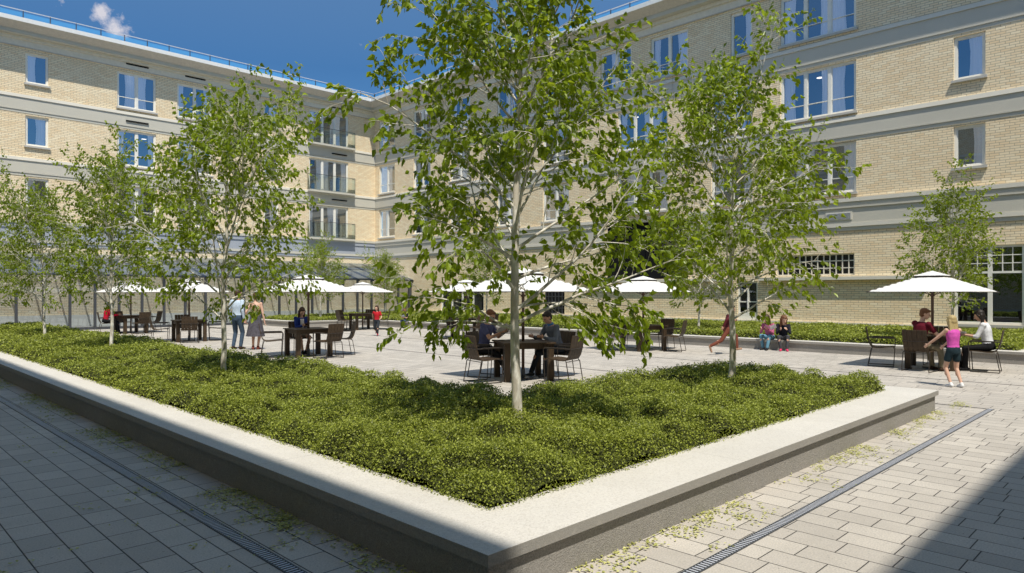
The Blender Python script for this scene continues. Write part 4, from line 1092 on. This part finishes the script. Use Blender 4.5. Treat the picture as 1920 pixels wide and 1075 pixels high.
# 3 woman in blue cardigan
l, rz = seat((1, 2), .0)
person('woman in blue cardigan and white top looking down at her phone at the table', l, rz, .97, (0, -.06, .56), (0, .03, 1.07), [(-.07, .34, .82), (.07, .36, .82)], [(-.05, .30, .085), (.07, .38, .085)],
       gaze=(0, 1, -.7), top=C('blue_cardigan', (.02, .045, .24)), inner=white, skirt=None, bottom=C('beige_skirt', (.42, .36, .3)), legs='short', shoes=darksh, hair=HB, hairstyle='long', slim=.9, skin=SK2)
pp = hand_pt(l, rz, 0, .44, .84, .97); m = MB(); m.box(-.036, .036, -.075, .075, -.005, .005); ph = m.build('phone', M['black']); ph.location = pp; ph.rotation_euler = (R(35), 0, rz); tag(ph, 'dark phone in the hands of the woman in the blue cardigan', 'phone')
# 4, 5 standing couple, backs towards the camera
person('man in light blue shirt and jeans standing beside the woman in a skirt', (8.88, 20.58, 0), R(-62), 1.02, wrists=[(-.26, .10, .93), (.27, -.02, .90)], ankles=[(-.11, -.02, .085), (.11, .03, .085)], gaze=(.6, .9, -.12),
       top=C('light_blue_shirt', (.50, .60, .72)), bottom=jeans, shoes=brownsh, hair=HB)
person('woman in strapless tan top and tiered grey skirt standing beside the man in jeans', (9.22, 20.06, 0), R(-40), .97, wrists=[(-.27, -.02, .92), (.27, -.02, .88)], ankles=[(-.07, 0, .085), (.07, .03, .085)], gaze=(-.3, 1, -.1),
       top=C('tan_top', (.42, .27, .15)), sleeves='strapless', skirt=(C('tiered_grey_skirt', (.085, .08, .095), .9, .35), .52, .27), shoes=C('red_brown_shoe', (.25, .07, .05)), hair=C('hair_bun_brown', (.10, .06, .03)), hairstyle='bun', slim=.9, skin=SK2)
# 6 running girl in red
person('girl in red top and dark jacket skipping across the courtyard', (15.55, 23.07, 0), R(135), .68, (0, 0, .88), (0, .05, 1.42), [(-.25, .28, 1.0), (.28, -.22, 1.02)], [(-.09, .30, .14), (.09, -.34, .22)],
       top=C('red_top', (.50, .02, .03)), sleeves='short', bottom=djeans, shoes=C('red_shoe', (.4, .03, .05)), hair=HB, hairstyle='long', head_k=1.22, skin=SK2, gaze=(.3, 1, -.1))
# 7 boy on the bench
person('boy in black t-shirt reading while sitting on the far bench', (20.12, 27.4, 0), R(110), .70, (0, -.05, .50), (0, .06, 1.00), [(-.10, .34, .72), (.10, .34, .72)], [(-.09, .42, .085), (.10, .36, .085)],
       top=C('black_tee', (.015, .015, .02)), sleeves='short', bottom=jeans, shoes=darksh, hair=HAU, head_k=1.22, gaze=(0, 1, -.6), skin=SK2)
book('book', 'white book on the knees of the boy on the far bench', hand_pt((20.12, 27.4), R(110), 0, .42, .78, .70), R(110), R(25), .14, .2)
# 8 runner
person('child in dark red and brown running behind the right-hand tree trunk', (17.62, 9.28, 0), R(-45-90+4), .80, (0, 0, .86), (0, .12, 1.38), [(-.25, .32, 1.15), (.26, -.22, .98)], [(-.10, .40, .22), (.09, -.62, .30)], feet=[(0, 1, .15), (0, .35, -1)],
       top=C('maroon_top', (.10, .018, .025)), bottom=C('rust_trousers', (.17, .055, .035)), shoes=C('tan_shoe', (.35, .22, .15)), hair=HD, head_k=1.18)
# 9, 10 two girls on the bench
person('girl in pink scarf and light jeans sitting left of the pair on the bench', (20.12, 9.22, 0), R(92), .84, (0, -.05, .45), (0, .12, .93), [(-.10, .38, .74), (.12, .40, .74)], [(-.11, .46, .085), (.09, .34, .085)],
       top=C('pink_striped_top', (.45, .12, .22)), bottom=C('light_jeans', (.13, .28, .38)), shoes=darksh, hair=HB, hairstyle='mid', head_k=1.22, gaze=(.35, 1, -.55), skin=SK2)
person('girl in black hoodie with long wavy hair sitting right of the pair on the bench', (20.12, 8.80, 0), R(114), .84, (0, -.05, .45), (0, .12, .93), [(-.12, .40, .74), (.10, .38, .74)], [(-.12, .40, .085), (.08, .36, .085)],
       top=C('black_hoodie', (.018, .018, .028)), bottom=C('grey_jeans', (.07, .07, .078)), shoes=C('pink_sneaker', (.6, .05, .13)), hair=HAU, hairstyle='long', head_k=1.22, gaze=(-.45, 1, -.55), skin=SK2)
book('book', 'white open book shared by the two girls on the bench', (19.72, 9.01, .66), R(102), R(30), .17, .22, ((.75, .72, .78), (.6, .25, .4)))
# 11 man in dark red
l, rz = seat((4, 1), .0)
person('man in dark red t-shirt sitting with his back to the camera at the right-hand table', l, rz-R(22), 1.0, (0, -.06, .56), (.02, .02, 1.08), [(-.12, .42, .80), (.20, .42, .80)], [(-.08, .42, .085), (.22, .36, .085)],
       gaze=(.75, .7, -.35), top=C('dark_red_tee', (.12, .010, .022)), sleeves='short', bottom=C('khaki_trousers', (.16, .135, .09)), shoes=brownsh, hair=HAU, skin=SK2)
# 12 woman in white
l, rz = seat((4, 2), .0)
person('woman in white shirt and black trousers sitting reading at the right-hand table', l, rz, .98, (0, -.08, .56), (0, .02, 1.08), [(-.08, .36, .80), (.12, .36, .80)], [(-.10, .34, .085), (.10, .46, .085)],
       gaze=(0, 1, -.5), top=white, sleeves='elbow', bottom=blackc, shoes=darksh, hair=HD, hairstyle='long', slim=.92, skin=SK2)
book('book', 'open book in front of the woman in white', hand_pt(l, rz, 0, .45, .80, .98), rz, R(8), .14, .2, ((.5, .5, .5), (.62, .6, .58)))
# 13 girl in pink
person('blond girl in pink top and dark shorts standing at the right-hand table', (14.47, 3.21, 0), R(-42), .735, (0, 0, .90), (0, .02, 1.44), [(-.42, .36, 1.00), (-.02, .40, .93)], [(-.10, -.05, .085), (.11, -.14, .085)],
       gaze=(-.1, 1, -.25), top=C('bright_pink_top', (.62, .10, .42)), sleeves='none', bottom=C('dark_teal_shorts', (.018, .035, .045)), legs='short', shoes=sneak, hair=HBL, hairstyle='mid', head_k=1.15, skin=SK2, slim=.95)
# 14 red figure far left
l, rz = seat((3, 3), .0)
person('person in bright red top sitting at the leftmost far table', l, rz, .97, (0, -.06, .56), (0, .04, 1.07), [(-.14, .40, .80), (.14, .40, .80)], [(-.10, .38, .085), (.10, .44, .085)],
       gaze=(0, 1, -.3), top=C('bright_red_top', (.55, .01, .04)), bottom=blackc, shoes=darksh, hair=HB)

for o, vox, sm in BAKE:
    r_ = o.modifiers.new('r', 'REMESH'); r_.mode = 'VOXEL'; r_.voxel_size = vox; r_.use_smooth_shade = True
    if sm: s_ = o.modifiers.new('s', 'SMOOTH'); s_.iterations = sm; s_.factor = .5
bpy.context.view_layer.update()
dg = bpy.context.evaluated_depsgraph_get()
news = [(o, bpy.data.meshes.new_from_object(o.evaluated_get(dg))) for o, _, _ in BAKE]
for o, me in news:
    o.modifiers.clear(); o.data = me; me.name = o.name
